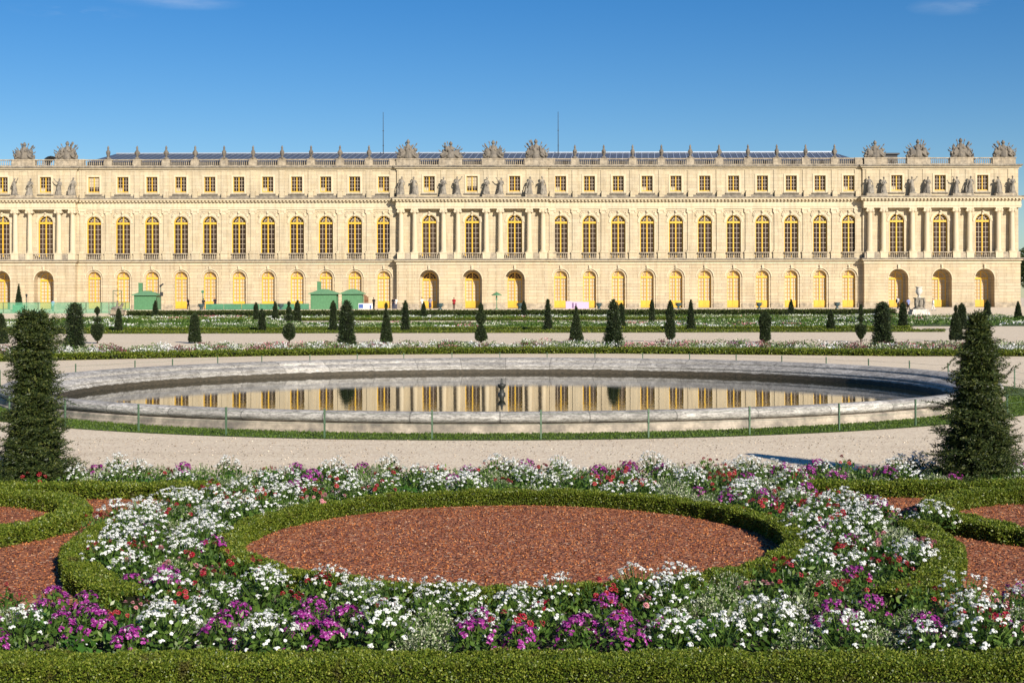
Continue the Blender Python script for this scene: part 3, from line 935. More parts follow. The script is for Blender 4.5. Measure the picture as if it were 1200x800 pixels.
def window_meshes(w, zb, zs, arch, yellow, bar, nx, nz, tr, fw=.085, pane=None, panel=0.0, mid=.13):
    f, g, p = MB(), MB(), MB()
    r = w / 2; n = 16
    if arch:
        arch_band(f, 0, zs, r - fw, r + .02, -.06, .06, n, zb)
        pts = [(-r * math.cos(PI * k / n), zs + r * math.sin(PI * k / n)) for k in range(n + 1)]
    else:
        for q in ((-r - .02, -r + fw, zb, zs), (r - fw, r + .02, zb, zs)): f.box(q[0], q[1], -.06, .06, q[2], q[3])
        f.box(-r + fw, r - fw, -.06, .06, zs - fw, zs + .02)
        pts = [(-r, zs), (r, zs)]
    f.box(-r + fw, r - fw, -.065, .055, zb, zb + .14)
    zt = zs if arch else zs - fw
    f.box(-mid / 2, mid / 2, -.08, .055, zb + .14, (zs + r - fw) if arch else zt)
    if tr:
        f.box(-r + fw - .004, r - fw + .004, -.12, .05, zs - .16, zs + .16)
        zt = zs - .16
    if panel:
        for s in (-1, 1):
            f.box(min(s * mid / 2, s * (r - fw)), max(s * mid / 2, s * (r - fw)), -.045, .05, zb + .14, zb + panel)
            f.box(min(s * (mid / 2 + .1), s * (r - fw - .1)), max(s * (mid / 2 + .1), s * (r - fw - .1)), -.07, -.045, zb + .26, zb + panel - .14)
    z0 = zb + (panel if panel else .14)
    bt = .038 if panel else .03
    hw = r - fw - mid / 2
    for s in (-1, 1):
        for i in range(1, nx):
            x = s * (mid / 2 + hw * i / nx); g.box(x - bt, x + bt, -.035, .03, z0, zt)
    for k in range(1, nz):
        z = z0 + (zt - z0) * k / nz
        for s in (-1, 1):
            a, b = sorted((s * mid / 2, s * (r - fw))); g.box(a, b, -.032, .027, z - bt, z + bt)
    if arch:       # fan light
        for a in (35, 62, 118, 145):
            a = R(a); c, s_ = math.cos(a), math.sin(a)
            g.tube([(.2 * c, 0, zs + .16 + .1 * s_), ((r - fw) * c, 0, zs + (r - fw) * s_)], .03, 4, False)
        arch_band(g, 0, zs + .1, r * .48, r * .56, -.03, .02, 10)
    P = [(-r, .035, zb), (r, .035, zb)] + [(x, .035, z) for x, z in reversed(pts)]
    p.poly(P)
    return f.mesh('frame', yellow), g.mesh('glazing_bars', bar), p.mesh('pane', pane)


wm = {0: window_meshes(2.30, 9.02, 14.85, True, M['yellow'], M['bar'], 2, 7, True, .14, M['pane_dark'], 0, .19),
      1: window_meshes(2.36, 9.02, 14.95, True, M['yellow'], M['bar'], 2, 7, True, .14, M['pane_dark'], 0, .19)}
dm = {}
for (wd, zs) in ((2.10, 6.05), (2.35, 5.72)):
    for k in (0, 1):
        dm[(wd, k)] = window_meshes(wd, TZ + .04, zs, True, M['yellow_door'], M['bar_door'], 2, 6, True, .13, M['pane_pale'], 1.15, .17)
am = window_meshes(1.79, 19.86, 22.33, False, M['yellow'], M['bar'], 2, 4, False, .09, M['pane_dark'], 0, .15)
fan = MB()
P = [(-1.03, .02, 5.88)] + [(-1.03 * math.cos(PI * k / 14), .02, 5.78 + 1.03 * math.sin(PI * k / 14)) for k in range(1, 14)] + [(1.03, .02, 5.88)]
fan.poly(P); fan_m = fan.mesh('fanlight', M['pane_dark'])
for c, y, k in win_spots:
    o = place('arched_window', wm[k][0], palace, (c, y, 0))
    place('glazing_bars', wm[k][1], o, (c, y, 0)); place('pane', wm[k][2], o, (c, y, 0))
for c, y, wd, zs, k in door_spots:
    o = place('garden_door', dm[(wd, k)][0], palace, (c, y, 0))
    place('glazing_bars', dm[(wd, k)][1], o, (c, y, 0)); place('pane', dm[(wd, k)][2], o, (c, y, 0))
    if k: place('fanlight', fan_m, o, (c, y, 0))
blind = MB(); blind.poly([(-.80, .03, 20.0), (-.1, .03, 20.0), (-.1, .03, 20.62), (-.80, .03, 20.62)])
blind2 = MB(); blind2.poly([(-.80, .03, 20.75), (.8, .03, 20.75), (.8, .03, 22.2), (-.80, .03, 22.2)])
bm_ = [blind.mesh('blind', M['pane_pale']), blind2.mesh('blind', M['pane_pale'])]
for i, (c, y) in enumerate(att_spots):
    o = place('attic_window', am[0], palace, (c, y, 0))
    place('glazing_bars', am[1], o, (c, y, 0)); place('pane', am[2], o, (c, y, 0))
    q = rnd.random()
    if q < .3: place('blind', bm_[0], o, (c, y, 0))
    elif q < .36: place('blind', bm_[1], o, (c, y, 0))


def balustrade_mesh(w, z0, z1, nb, r, name='balustrade', mat=None):
    b = MB()
    b.box(-w / 2, w / 2, -.14, .14, z0, z0 + .14); b.box(-w / 2, w / 2, -.17, .17, z1 - .16, z1)
    za, zb = z0 + .14, z1 - .16; h = zb - za
    for k in range(nb):
        x = -w / 2 + w * (k + .5) / nb
        b.lathe([(r * .8, za), (r * .6, za + .12 * h), (r, za + .34 * h), (r * .45, za + .75 * h), (r * .7, zb)], (x, 0, 0), 8, False)
    return b.mesh(name, mat or M['parapet'])


bal_m = balustrade_mesh(2.34, 8.985, 10.05, 8, .105)
bal_p = balustrade_mesh(3.3, 8.985, 10.02, 11, .105)
for c, y in balc_spots:
    place('balcony_balustrade', bal_p if y < D0 - .5 else bal_m, palace, (c, y, 0))
# roof balustrade: pedestals at the bay lines with balusters between
ped = MB(); ped.box(-.62, .62, -.22, .30, Z_C1, 25.0); ped.box(-.68, .68, -.28, .36, 25.0, Z_B1 + .04)
ped_m = ped.mesh('balustrade_pedestal', M['parapet'])
YB = D0 - .05
vase_x = []
for wi, (x0, x1, cs) in enumerate(WING):
    ends = [x0 + .6] + [(a + b) / 2 for a, b in zip(cs[:-1], cs[1:])] + [x1 - .6]
    for i, x in enumerate(ends):
        place('balustrade_pedestal', ped_m, palace, (x, YB, 0))
    for a, b in zip(ends[:-1], ends[1:]):
        wd = b - a - 1.24
        place('roof_balustrade', balustrade_mesh(wd, Z_C1, Z_B1, max(4, int(wd / .30)), .075), palace, ((a + b) / 2, YB, 0))
    vase_x.append(ends[1:-1])
trophy_x = []
for pi_, (x0, x1, cs, cl) in enumerate(PAV):
    mids = [(cl[i] + cl[i + 1]) / 2 for i in (0, 2, 4, 6)]
    e = []
    for m in mids:
        b = MB(); b.box(m - 1.85, m + 1.85, DU - .25, DU + .9, Z_C1, 25.0); b.box(m - 1.95, m + 1.95, DU - .32, DU + .95, 25.0, 25.18)
        part(b, 'trophy_base', M['parapet']); e.append((m - 1.85, m + 1.85))
    for (p, a), (b_, q) in zip(e[:-1], e[1:]):
        wd = b_ - a
        place('roof_balustrade', balustrade_mesh(wd, Z_C1, Z_B1, int(wd / .30), .075), palace, ((a + b_) / 2, DU, 0))
    trophy_x.append(mids)
# roof
rf = MB(); rx0, rx1 = XW(97), XW(1011)
ye, yr, ze, zr = D0 + 2.3, D0 + 12, 25.0, 27.35
rf.poly([(rx0, ye, ze), (rx1, ye, ze), (rx1 - 2, yr, zr), (rx0 + 2, yr, zr)])
rf.poly([(rx0, ye, ze), (rx0 + 2, yr, zr), (rx0, yr + 10, ze)]); rf.poly([(rx1, ye, ze), (rx1, yr + 10, ze), (rx1 - 2, yr, zr)])
rf.poly([(rx0, yr + 10, ze), (rx1, yr + 10, ze), (rx1 - 2, yr, zr), (rx0 + 2, yr, zr)])
roof_o = part(rf, 'roof', M['roof'])
up = MB(); up.box(rx0, rx1, ye + .05, ye + .2, 24.0, ye * 0 + 24.99); up.box(rx0, rx1, D0 + .6, ye + .05, 24.0, 24.06); part(up, 'gap_shade_backing', M['iron'])  # dark backing added so the gaps between the balusters read as shaded
se = MB(); n = int((rx1 - rx0 - 5) / 1.05)
for k in range(n + 1):
    x = rx0 + 2.5 + (rx1 - rx0 - 5) * k / n
    for a, b in ((0, 1),):
        se.poly([(x - .06, ye + .02, ze + .06), (x + .06, ye + .02, ze + .06), (x + .06 + .9, yr - .02, zr + .06), (x - .06 + .9, yr - .02, zr + .06)])
        se.poly([(x - .06, ye + .02, ze - .01), (x - .06, ye + .02, ze + .06), (x - .06 + .9, yr - .02, zr + .06), (x - .06 + .9, yr - .02, zr - .01)])
se.box(rx0 + 2, rx1 - 2, yr - .12, yr + .12, zr, zr + .16)
se.obj('roof_seam', M['zinc'], roof_o)
fl = MB(); fl.box(PAV[0][0] + .3, rx0, DU + .5, D0 + 15, 24.06, 24.3); fl.box(rx1, PAV[2][1] - .3, DU + .5, D0 + 15, 24.06, 24.3)
part(fl, 'flat_roof', M['zinc'])
sk = MB()
xs = XW(1050); sk.box(xs - 1.7, xs + 1.7, D0 + 5, D0 + 9, 24.3, 26.2); sk.box(xs - 2.0, xs + 2.0, D0 + 4.7, D0 + 9.3, 26.2, 26.45)
part(sk, 'roof_lantern', M['iron'])
sk = MB(); xs = XW(50)
for i in range(10):
    a, b = PI * i / 10, PI * (i + 1) / 10
    sk.poly([(xs - 1.6 * math.cos(a), D0 + 4, 24.3 + 1.9 * math.sin(a)), (xs - 1.6 * math.cos(b), D0 + 4, 24.3 + 1.9 * math.sin(b)),
             (xs - 1.6 * math.cos(b), D0 + 8, 24.3 + 1.9 * math.sin(b)), (xs - 1.6 * math.cos(a), D0 + 8, 24.3 + 1.9 * math.sin(a))])
part(sk, 'curved_skylight', M['white_paint'])
for px in (449.5, 654.5):
    a = MB(); x = (px - 600) * (D0 + 11) / F
    a.tube([(x, D0 + 11, 26.6), (x, D0 + 11, 30.0), (x, D0 + 11, 34.2)], [.08, .06, .04], 6, False)
    for z in (28.5, 31): a.box(x - .12, x + .12, D0 + 10.9, D0 + 11.1, z, z + .08)
    o = a.obj('antenna_mast', M['iron'])
    tag(o, 'thin tall antenna mast on the roof, %s of the two' % ('left' if px < 600 else 'right'), 'antenna')

# ------------------------------------------------------------------ sculpture on the palace
ORD = ['first', 'second', 'third', 'fourth', 'fifth', 'sixth', 'seventh', 'eighth', 'ninth', 'tenth', 'eleventh', 'twelfth']
vb = MB()
vb.box(-.34, .34, -.34, .34, 0, .25)
vb.lathe([(.22, .25), (.15, .38), (.25, .6), (.34, .95), (.35, 1.2), (.30, 1.32), (.16, 1.40), (.22, 1.46), (.12, 1.56)], (0, 0, 0), 12)
for s in (-1, 1): vb.tube([(s * .34, 0, .8), (s * .44, 0, 1.0), (s * .30, 0, 1.2)], .05, 6)
vb.tube([(0, 0, 1.5), (.02, 0, 1.85), (-.01, 0, 2.15)], [.12, .19, .06], 8)
vase_m = fuse(vb, 'roof_vase', M['statue'], .04, 1)
for wi, xs in enumerate(vase_x):
    for i, x in enumerate(xs):
        o = place('roof_vase', vase_m, None, (x, YB, Z_B1 + .04), rnd.uniform(0, 6))
        tag(o, 'slim flaming stone vase on the %s wing balustrade, %s from the left' % (('left', 'right')[wi], ORD[i]), 'vase', 'stone vases along the roof balustrade')
PN = ('far left', 'central', 'right')
ti = 0
for pi_, xs in enumerate(trophy_x):
    for i, x in enumerate(xs):
        if pi_ == 0 and i < 2: continue
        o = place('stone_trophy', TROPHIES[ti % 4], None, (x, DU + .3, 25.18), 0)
        o.scale = (-1 if ti % 3 == 1 else 1, 1, 1.0 + .06 * (ti % 3 - 1)); ti += 1
        lab = ('heap of carved armour and flags on the %s pavilion roof, %s from the left' % (PN[pi_], ORD[i])) if pi_ else \
              ('heap of carved armour and flags on the far left roof, %s' % ('', '', 'left one of the pair', 'nearest the long wing')[i])
        tag(o, lab, 'trophy', 'carved trophies above the pavilions')
o = place('stone_trophy', TROPHIES[1], None, (XP(1152), DU + 5.5, 24.5), R(90)); o.scale = (.9, .9, .9)
tag(o, 'smaller dark heap of carved armour set back behind the right pavilion corner trophy', 'trophy', 'carved trophies above the pavilions')
si = 0
for pi_, (x0, x1, cs, cl) in enumerate(PAV):
    for k, x in enumerate(cl):
        if pi_ == 0 and k < 4: continue
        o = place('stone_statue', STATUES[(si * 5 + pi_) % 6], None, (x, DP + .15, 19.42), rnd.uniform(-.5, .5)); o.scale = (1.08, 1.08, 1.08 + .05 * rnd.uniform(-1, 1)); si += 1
        n = k - 4 if pi_ == 0 else k
        tag(o, 'draped stone statue on the ledge of the %s pavilion, %s from the left' % (PN[pi_], ORD[n]), 'statue', 'statues standing in front of the attic windows')
o = place('stone_statue', STATUES[4], None, (PAV[2][1] - .25, DP + 1.9, 19.32), R(80)); o.scale = (1.1,) * 3
tag(o, 'draped stone statue facing sideways round the corner at the far right end', 'statue', 'statues standing in front of the attic windows')
#@@GROUNDS@@
# ------------------------------------------------------------------ the grounds
KX = 1.10     # the basin is a little wider than it is deep
PC = Vector((-.31, 40.55, 0)); PR = 11.7           # pool centre, inner radius
RC = Vector((0, 15.09, 0))                         # centre of the round bed


def structure(o):
    o['kind'] = 'structure'; return o


def disc_sheet(name, mat, c, r, z, seg=96, r_in=0.0):
    b = MB()
    A = [(math.cos(2 * PI * k / seg), math.sin(2 * PI * k / seg)) for k in range(seg)]
    if r_in == 0:
        b.poly([(c[0] + r * x, c[1] + r * y, z) for x, y in A])
    else:
        for (x, y), (u, v) in zip(A, A[1:] + A[:1]):
            b.poly([(c[0] + r_in * x, c[1] + r_in * y, z), (c[0] + r * x, c[1] + r * y, z), (c[0] + r * u, c[1] + r * v, z), (c[0] + r_in * u, c[1] + r_in * v, z)])
    return b.obj(name, mat)


def pool_disc(*a):
    o = disc_sheet(a[0], a[1], Vector((0, 0, 0)), *a[2:]); o.location = (PC.x, PC.y, 0); o.scale = (KX, 1, 1); return o


def rect(name, mat, x0, x1, y0, y1, z):
    b = MB(); b.poly([(x0, y0, z), (x1, y0, z), (x1, y1, z), (x0, y1, z)])
    return b.obj(name, mat)


b = MB(); seg = 120; radii = [12.1, 20, 60, 200, 600, 3500]
for r0, r1 in zip(radii[:-1], radii[1:]):
    for k in range(seg):
        a, c = 2 * PI * k / seg, 2 * PI * (k + 1) / seg
        b.poly([(PC.x + q * KX * math.cos(t), PC.y + q * math.sin(t), 0) for q, t in ((r0, a), (r1, a), (r1, c), (r0, c))])
structure(b.obj('ground', M['gravel']))
structure(pool_disc('pool_floor', M['soil'], 12.1, -.7))
structure(pool_disc('water', M['water'], 11.85, -.12))
structure(pool_disc('turf', M['turf'], 14.2, .006, 120, 12.8))
# planting soil of the parterre, then the red crushed brick
structure(rect('soil', M['soil'], -16, 16, 9.65, 20.75, .004))
structure(disc_sheet('red_gravel', M['red_gravel'], RC, 3.05, .012))
for s in (-1, 1):
    b = MB()
    cx = 4.45
    pts = [(s * 16, 11.95), (s * 3.3, 11.95)] + [(s * 4.58 * math.cos(a) , RC.y + 4.58 * math.sin(a)) for a in [R(-43 + 6 * k) for k in range(9)]] + [(s * 4.9, 16.6), (s * 4.6, 18.75), (s * 16, 18.75)]
    b.poly([(x, y, .008) for x, y in pts]); structure(b.obj('red_gravel', M['red_gravel']))
# terrace before the palace with ramps beyond the tall hedge
b = MB()
XL, XR = -57.6, 55.2
b.poly([(XL, 196.9, TZ), (XR, 196.9, TZ), (XR, 222, TZ), (XL, 222, TZ)]); b.poly([(XL, 196.9, 0), (XR, 196.9, 0), (XR, 196.9, TZ), (XL, 196.9, TZ)])
for xa, xb in ((XL, -140), (XR, 140)):
    b.poly([(xa, 186, .004), (xb, 186, .004), (xb, 208, TZ), (xa, 208, TZ)]); b.poly([(xa, 208, TZ), (xb, 208, TZ), (xb, 222, TZ), (xa, 222, TZ)])
    b.poly([(xa, 186, 0), (xa, 196.9, 0), (xa, 196.9, TZ), (xa, 208, TZ)])
structure(b.obj('terrace', M['gravel']))

# ------------------------------------------------------------------ pool rim, fountain, fence
rim = empty('pool_basin', (PC.x, PC.y, 0))
tag(rim, 'large round pool basin with a rolled grey and white marble rim', 'pool basin')


def ring(prof, seg=160):
    b = MB(); n = len(prof)
    for k in range(seg):
        a = 2 * PI * k / seg
        for r, z in prof: b.v.append((r * KX * math.cos(a), r * math.sin(a), z))
    for k in range(seg):
        k2 = (k + 1) % seg
        for i in range(n - 1):
            b.f.append((k * n + i, k2 * n + i, k2 * n + i + 1, k * n + i + 1)); b.m.append(0)
    return b


ring([(12.74, .195), (12.80, .205), (12.87, .25), (12.89, .31), (12.86, .37), (12.78, .41), (12.68, .425), (12.50, .42), (12.30, .385), (12.18, .335), (12.15, .31), (12.17, .295), (12.12, .27), (11.98, .245), (11.84, .20), (11.77, .15), (11.76, .115),
      (11.80, .10), (11.72, .085), (11.70, .05), (11.70, -.72)]).obj('rim', M['rim'], rim, PC, True)
ring([(12.94, -.02), (12.93, .05), (12.89, .07), (12.88, .16), (12.84, .19), (12.70, .194)]).obj('plinth', M['plinth'], rim, PC, False)
b = MB()
b.lathe([(.055, -.6), (.055, .0), (.06, .05), (.10, .10), (.125, .165), (.12, .19), (.05, .20), (.035, .24), (.03, .33), (.012, .36)], (0, 0, 0), 14)
b.lathe([(.11, -.3), (.11, -.06), (.07, -.04), (.07, .02)], (0, 0, 0), 14)
tag(b.obj('fountain_nozzle', M['bronze'], None, (PC.x + .0, PC.y, 0), True), 'dark flared fountain nozzle standing in the middle of the round pool', 'fountain nozzle')

fence = empty('wire_fence', (PC.x, PC.y, 0)); tag(fence, 'low wire fence on thin green posts circling the round pool', 'fence')
FR = 14.05; angs = []


def ray_ang(x, far):
    dx = (x - 600) / F / KX; qx = PC.x / KX; A = dx * dx + 1; B = -2 * (dx * qx + PC.y); C = qx ** 2 + PC.y ** 2 - FR * FR
    d = math.sqrt(max(0, B * B - 4 * A * C)); Y = (-B + (d if far else -d)) / (2 * A)
    return math.atan2(Y - PC.y, dx * Y - qx) % (2 * PI)


for x in (76, 162, 264.6, 380, 506, 633.6, 759.6, 878, 983, 1072.5, 1140, 1180): angs.append(ray_ang(x, False))
for x in (88.5, 158, 202, 255, 306.6, 363, 418.5, 473, 529.5, 585.6, 641, 697, 753, 808, 862.5, 916, 968, 1017.6, 1065.6, 1111, 1150): angs.append(ray_ang(x, True))
angs.sort(); full = []
for a, c in zip(angs, angs[1:] + [angs[0] + 2 * PI]):
    k = max(1, round((c - a) / .148))
    full += [a + (c - a) * i / k for i in range(k)]
pb = MB(); pb.box(-.015, .015, -.015, .015, -.05, .56); pb.box(-.019, .019, -.019, .019, .56, .575)
for z in (.5, .3): pb.lathe([(.028, z - .008), (.028, z + .008)], (0, 0, 0), 8)
pm2 = pb.mesh('post', M['post'])
for a in full: place('post', pm2, fence, PC + Vector((FR * KX * math.cos(a), FR * math.sin(a), 0)), a)
wb = MB()
for z in (.5, .3):
    P = [(FR * KX * math.cos(a), FR * math.sin(a), z - (.012 if False else 0)) for a in full]
    for p, q in zip(P, P[1:] + P[:1]):
        m = ((p[0] + q[0]) / 2, (p[1] + q[1]) / 2, z - .02)
        wb.tube([p, m, q], .0035, 4, False)
wb.obj('wire', M['post'], fence, PC)

# ------------------------------------------------------------------ planting tools
HEDGES = []     # centre lines kept clear of flowers


def resample(pts, step):
    P = np.array([(p[0], p[1]) for p in pts], float)
    d = np.linalg.norm(np.diff(P, axis=0), axis=1); s = np.concatenate([[0], np.cumsum(d)])
    n = max(2, int(s[-1] / step) + 1); t = np.linspace(0, s[-1], n)
    return np.stack([np.interp(t, s, P[:, 0]), np.interp(t, s, P[:, 1])], 1), s[-1]


def hedge(label, pts, wd, h, L, W, closed=False, cover=2.5, z0=0.0, name='box_hedge', cat='hedge', mat='box_leaf', core='box_core', group=None, wob=.011, clear=True):
    if closed: pts = list(pts) + [pts[0]]
    C, length = resample(pts, .12 if h < .6 else .5)
    T = np.gradient(C, axis=0)
    if closed: T[0] = T[-1] = (C[1] - C[-2])
    T /= np.linalg.norm(T, axis=1, keepdims=True); Nn = np.stack([T[:, 1], -T[:, 0]], 1)
    mid = C[len(C) // 2] if not closed else C.mean(0)
    root = empty(name, (mid[0], mid[1], z0)); tag(root, label, cat, group)
    # core
    i_ = 1.9 * L
    prof = [(-wd / 2 + i_, 0.0), (-wd / 2 + i_ * .8, h - 2 * i_), (-wd / 2 + 2 * i_, h - i_), (wd / 2 - 2 * i_, h - i_), (wd / 2 - i_ * .8, h - 2 * i_), (wd / 2 - i_, 0.0)]
    b = MB(); n = len(prof)
    for c, nn in zip(C, Nn):
        for o, z in prof: b.v.append((c[0] + nn[0] * o, c[1] + nn[1] * o, z0 + z))
    for k in range(len(C) - 1):
        for i in range(n - 1):
            b.f.append((k * n + i, (k + 1) * n + i, (k + 1) * n + i + 1, k * n + i + 1)); b.m.append(0)
    b.f.append(tuple(range(n))); b.m.append(0); b.f.append(tuple(range((len(C) - 1) * n, len(C) * n))); b.m.append(0)
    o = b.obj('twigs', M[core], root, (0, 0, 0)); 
    # leaves
    per = wd + 2 * h; cnt = int(length * per * cover / (.5 * L * W)) 
    s = rng.uniform(0, len(C) - 1.001, cnt); k = s.astype(int); f = (s - k)[:, None]
    cc = C[k] * (1 - f) + C[k + 1] * f; nn = Nn[k] * (1 - f) + Nn[k + 1] * f; nn /= np.linalg.norm(nn, axis=1, keepdims=True)
    u = rng.uniform(0, per, cnt)
    side = np.where(u < h, -1, np.where(u > h + wd, 1, 0))
    off = np.where(side == 0, u - h - wd / 2, side * wd / 2)
    z = np.where(side == 0, h, np.where(side == -1, u, per - u))
    # rounded shoulders
    rr = min(.17 * wd, .3 * h)
    ox = np.abs(off) - (wd / 2 - rr); oz = z - (h - rr); cor_ = (ox > 0) & (oz > 0)
    dl = np.sqrt(np.maximum(ox, 0) ** 2 + np.maximum(oz, 0) ** 2) + 1e-9
    sc = np.where(cor_, np.minimum(1, rr / dl), 1)
    off = np.where(cor_, np.sign(off) * (wd / 2 - rr + ox * sc), off); z = np.where(cor_, h - rr + oz * sc, z)
    nx = np.where(cor_, np.sign(off) * ox / dl, side.astype(float)); nz = np.where(cor_, oz / dl, (side == 0).astype(float))
    nrm = np.stack([nn[:, 0] * nx, nn[:, 1] * nx, nz], 1)
    q = s * length / len(C)
    lump = (np.sin(q * 5.1 + 3 * off) + np.sin(q * 11.7 + 1.3 + 9 * z) + .8 * np.sin(q * 23 + 17 * off + 11 * z)) * wob * (h / .2) ** .5
    dep = -np.abs(rng.normal(0, 1, cnt)) * .7 * L + rng.uniform(0, .4, cnt) * L + lump
    P = np.stack([cc[:, 0] + nn[:, 0] * off, cc[:, 1] + nn[:, 1] * off, z0 + z], 1) + nrm * (dep[:, None] - .3 * L)
    P[:, 2] = np.maximum(P[:, 2], z0 + .01)
    V = leaves(P, unit(nrm + np.array([0, 0, .35])), L, W, 1.5)
    place('leaves', quads_mesh('leaves', V, M[mat]), root, (0, 0, 0))
    if clear: HEDGES.append((C, wd / 2))
    return root


def arc(c, r, a0, a1, n=60):
    return [(c[0] + r * math.cos(R(a0 + (a1 - a0) * k / n)), c[1] + r * math.sin(R(a0 + (a1 - a0) * k / n))) for k in range(n + 1)]


hedge('low box hedge along the very front of the garden, across the bottom of the photo', [(-6.5, 9.91), (6.5, 9.91)], .38, .155, .021, .013)
hedge('round box hedge ring enclosing the red gravel circle', arc(RC, 3.07, 0, 356), .25, .2, .025, .015, closed=True)
hedge('curved box hedge between the flowers and red gravel on the left', arc(RC, 4.58, 173, 224), .34, .2, .025, .015)
hedge('curved box hedge between the flowers and red gravel on the right', arc(RC, 4.58, 7, -44), .34, .2, .025, .015)
hedge('straight low box hedge in front of the left yew', [(-15, 18.88), (-4.1, 18.88)], .42, .2, .034, .02)
hedge('straight low box hedge in front of the right yew', [(3.95, 18.88), (15, 18.88)], .42, .2, .034, .02)
hedge('box hedge loop at the left edge with red gravel inside', arc((-7.2, 16.4), 1.86, 0, 355), .36, .2, .029, .018, closed=True)
hedge('box hedge loop at the right edge with red gravel inside', arc((7.02, 16.4), 1.86, 0, 355), .36, .2, .029, .018, closed=True)
far_path = [(-48, 55), (-36, 56.2), (-28, 58), (-22.3, 60.3), (-17, 62.9), (-12.1, 65.2), (-4, 67.2), (0, 67.5), (5, 67.3), (12.2, 65.4), (18, 63.6), (25, 63.0), (34, 62.6), (50, 62.6)]
hedge('long curving low hedge behind the round pool', far_path, .55, .30, .085, .05, cover=1.6, clear=False)
hedge('low dark edging hedge along the far side of the gravel walk', [(-75, 107.3), (34, 107.3)], .45, .22, .13, .07, cover=1.4, clear=False)
hedge('green hedge just behind the dry grass strip beyond the gravel walk', [(-75, 116.3), (34, 116.3)], .9, .27, .13, .07, cover=1.4, clear=False)
hedge('low hedge in front of the farthest flower bed', [(-60, 166.6), (55, 166.6)], .9, .36, .16, .09, cover=1.4, clear=False)
hedge('tall clipped hedge along the foot of the palace terrace', [(-55.2, 195.9), (55, 195.9)], 1.6, 1.0, .17, .10, cover=1.5, clear=False, mat='tall_leaf', core='yew_core')
hedge('short hedge edging the bed before the marble urn', [(56.5, 128), (66, 128)], .8, .3, .15, .08, cover=1.4, clear=False)

# grass
n = 42000
a = rng.uniform(0, 2 * PI, n); near = rng.uniform(0, 1, n) < .72
a = np.where(near, R(270) + rng.uniform(-1.35, 1.35, n), a)
r = np.sqrt(rng.uniform(12.9 ** 2, 14.22 ** 2, n))
P = np.stack([PC.x + KX * r * np.cos(a), PC.y + r * np.sin(a), np.full(n, .005)], 1)
V = leaves(P, np.tile([0, 0, 1.0], (n, 1)), .042, .02, .6)
tag(place('grass', quads_mesh('grass', V, M['grass'])), 'mown grass ring around the round pool', 'grass', kind='stuff')


# ---- flower masses too far away to count
def far_path_fn():
    C, _ = resample(far_path, .3)
    T = np.gradient(C, axis=0); T /= np.linalg.norm(T, axis=1, keepdims=True)
    return C, np.stack([-T[:, 1], T[:, 0]], 1)


def mass(name, label, XY, zh, size, weights, patch=1.0, cat='flowers', z0=0.0, up=.8):
    mats = ['leaf', 'silver', 'white_fl', 'pink_fl', 'maroon_fl', 'purple_fl', 'red_fl']
    n = len(XY)
    lo, hi = XY.min(0), XY.max(0)
    m = max(20, int((hi[0] - lo[0]) * max(1, (hi[1] - lo[1])) / patch ** 2 * .7)); m = min(m, 900)
    ctr = XY[rng.integers(0, n, m)]; ct = rng.choice(7, m, p=np.array(weights) / sum(weights)); chh = rng.uniform(.55, 1.0, m)
    idx = np.empty(n, int); dist = np.empty(n)
    for i in range(0, n, 4000):
        d = np.linalg.norm(XY[i:i + 4000, None, :] - ctr[None], axis=2); idx[i:i + 4000] = d.argmin(1); dist[i:i + 4000] = d.min(1)
    base = zh * chh[idx] * np.maximum(.25, 1 - (dist / patch) ** 2 * .6)
    z = base * np.sqrt(rng.uniform(.05, 1, n))
    mi = np.where(z > base * .62, ct[idx], 0)
    mi = np.where(rng.uniform(0, 1, n) < .22, 0, mi)
    P = np.column_stack([XY, z0 + z])
    V = leaves(P, np.tile([0, -.35, .9], (n, 1)), size, size * .7, up)
    return tag(place(name, quads_mesh(name, V, [M[q] for q in mats], mi)), label, cat, kind='stuff')


C, Nn = far_path_fn(); n = 90000
k = rng.integers(0, len(C), n); o = rng.uniform(.35, 5.2, n)
XY = C[k] + Nn[k] * o[:, None] + rng.normal(0, .12, (n, 2))
mass('flower_border', 'border of white, pale pink and maroon flowers behind the round pool', XY, .62, .085, (2.8, 5, 2.8, .8, 2.2, .15, .08), .85)
U = lambda n, x0, x1, y0, y1: np.column_stack([rng.uniform(x0, x1, n), rng.uniform(y0, y1, n)])
mass('flower_bed', 'bed of small white flowers and greenery beyond the gravel walk', U(50000, -62, 34, 118, 147), .36, .16, (7, 4, 1.5, .3, .1, 0, 0), 2.2)
mass('flower_bed', 'farthest bed of white flowers below the tall terrace hedge', U(46000, -58, 55, 168, 193), .42, .20, (6, 4, 1.6, .3, .2, 0, 0), 3.0)
mass('flower_bed', 'white flower bed in front of the marble urn at right', U(14000, 36, 66, 129, 184), .5, .20, (6, 4, 1.6, .2, .1, 0, 0), 3.0)
mass('flower_bed', 'bed with pale flowers at the far right edge', U(9000, 69, 90, 130, 172), .5, .20, (6, 4, 1.6, .2, .1, 0, 0), 3.0)
structure(rect('dry_grass', M['dry_turf'], -75, 34, 107.6, 116, .006))
structure(rect('flower_bed_soil', M['turf'], -62, 34, 116, 148, .006))
structure(rect('flower_bed_soil', M['turf'], -60, 55, 165.8, 196, .006))
structure(rect('flower_bed_soil', M['turf'], 36, 66, 127.6, 185, .006)); structure(rect('flower_bed_soil', M['turf'], 69, 90, 129, 173, .006))
b = MB(); CC = [(c + nn * o) for c, nn in zip(C, Nn) for o in (.0, 5.3)]
for i in range(len(C) - 1):
    p = [CC[2 * i], CC[2 * i + 2], CC[2 * i + 3], CC[2 * i + 1]]; b.poly([(q[0], q[1], .006) for q in p])
structure(b.obj('flower_border_soil', M['soil']))

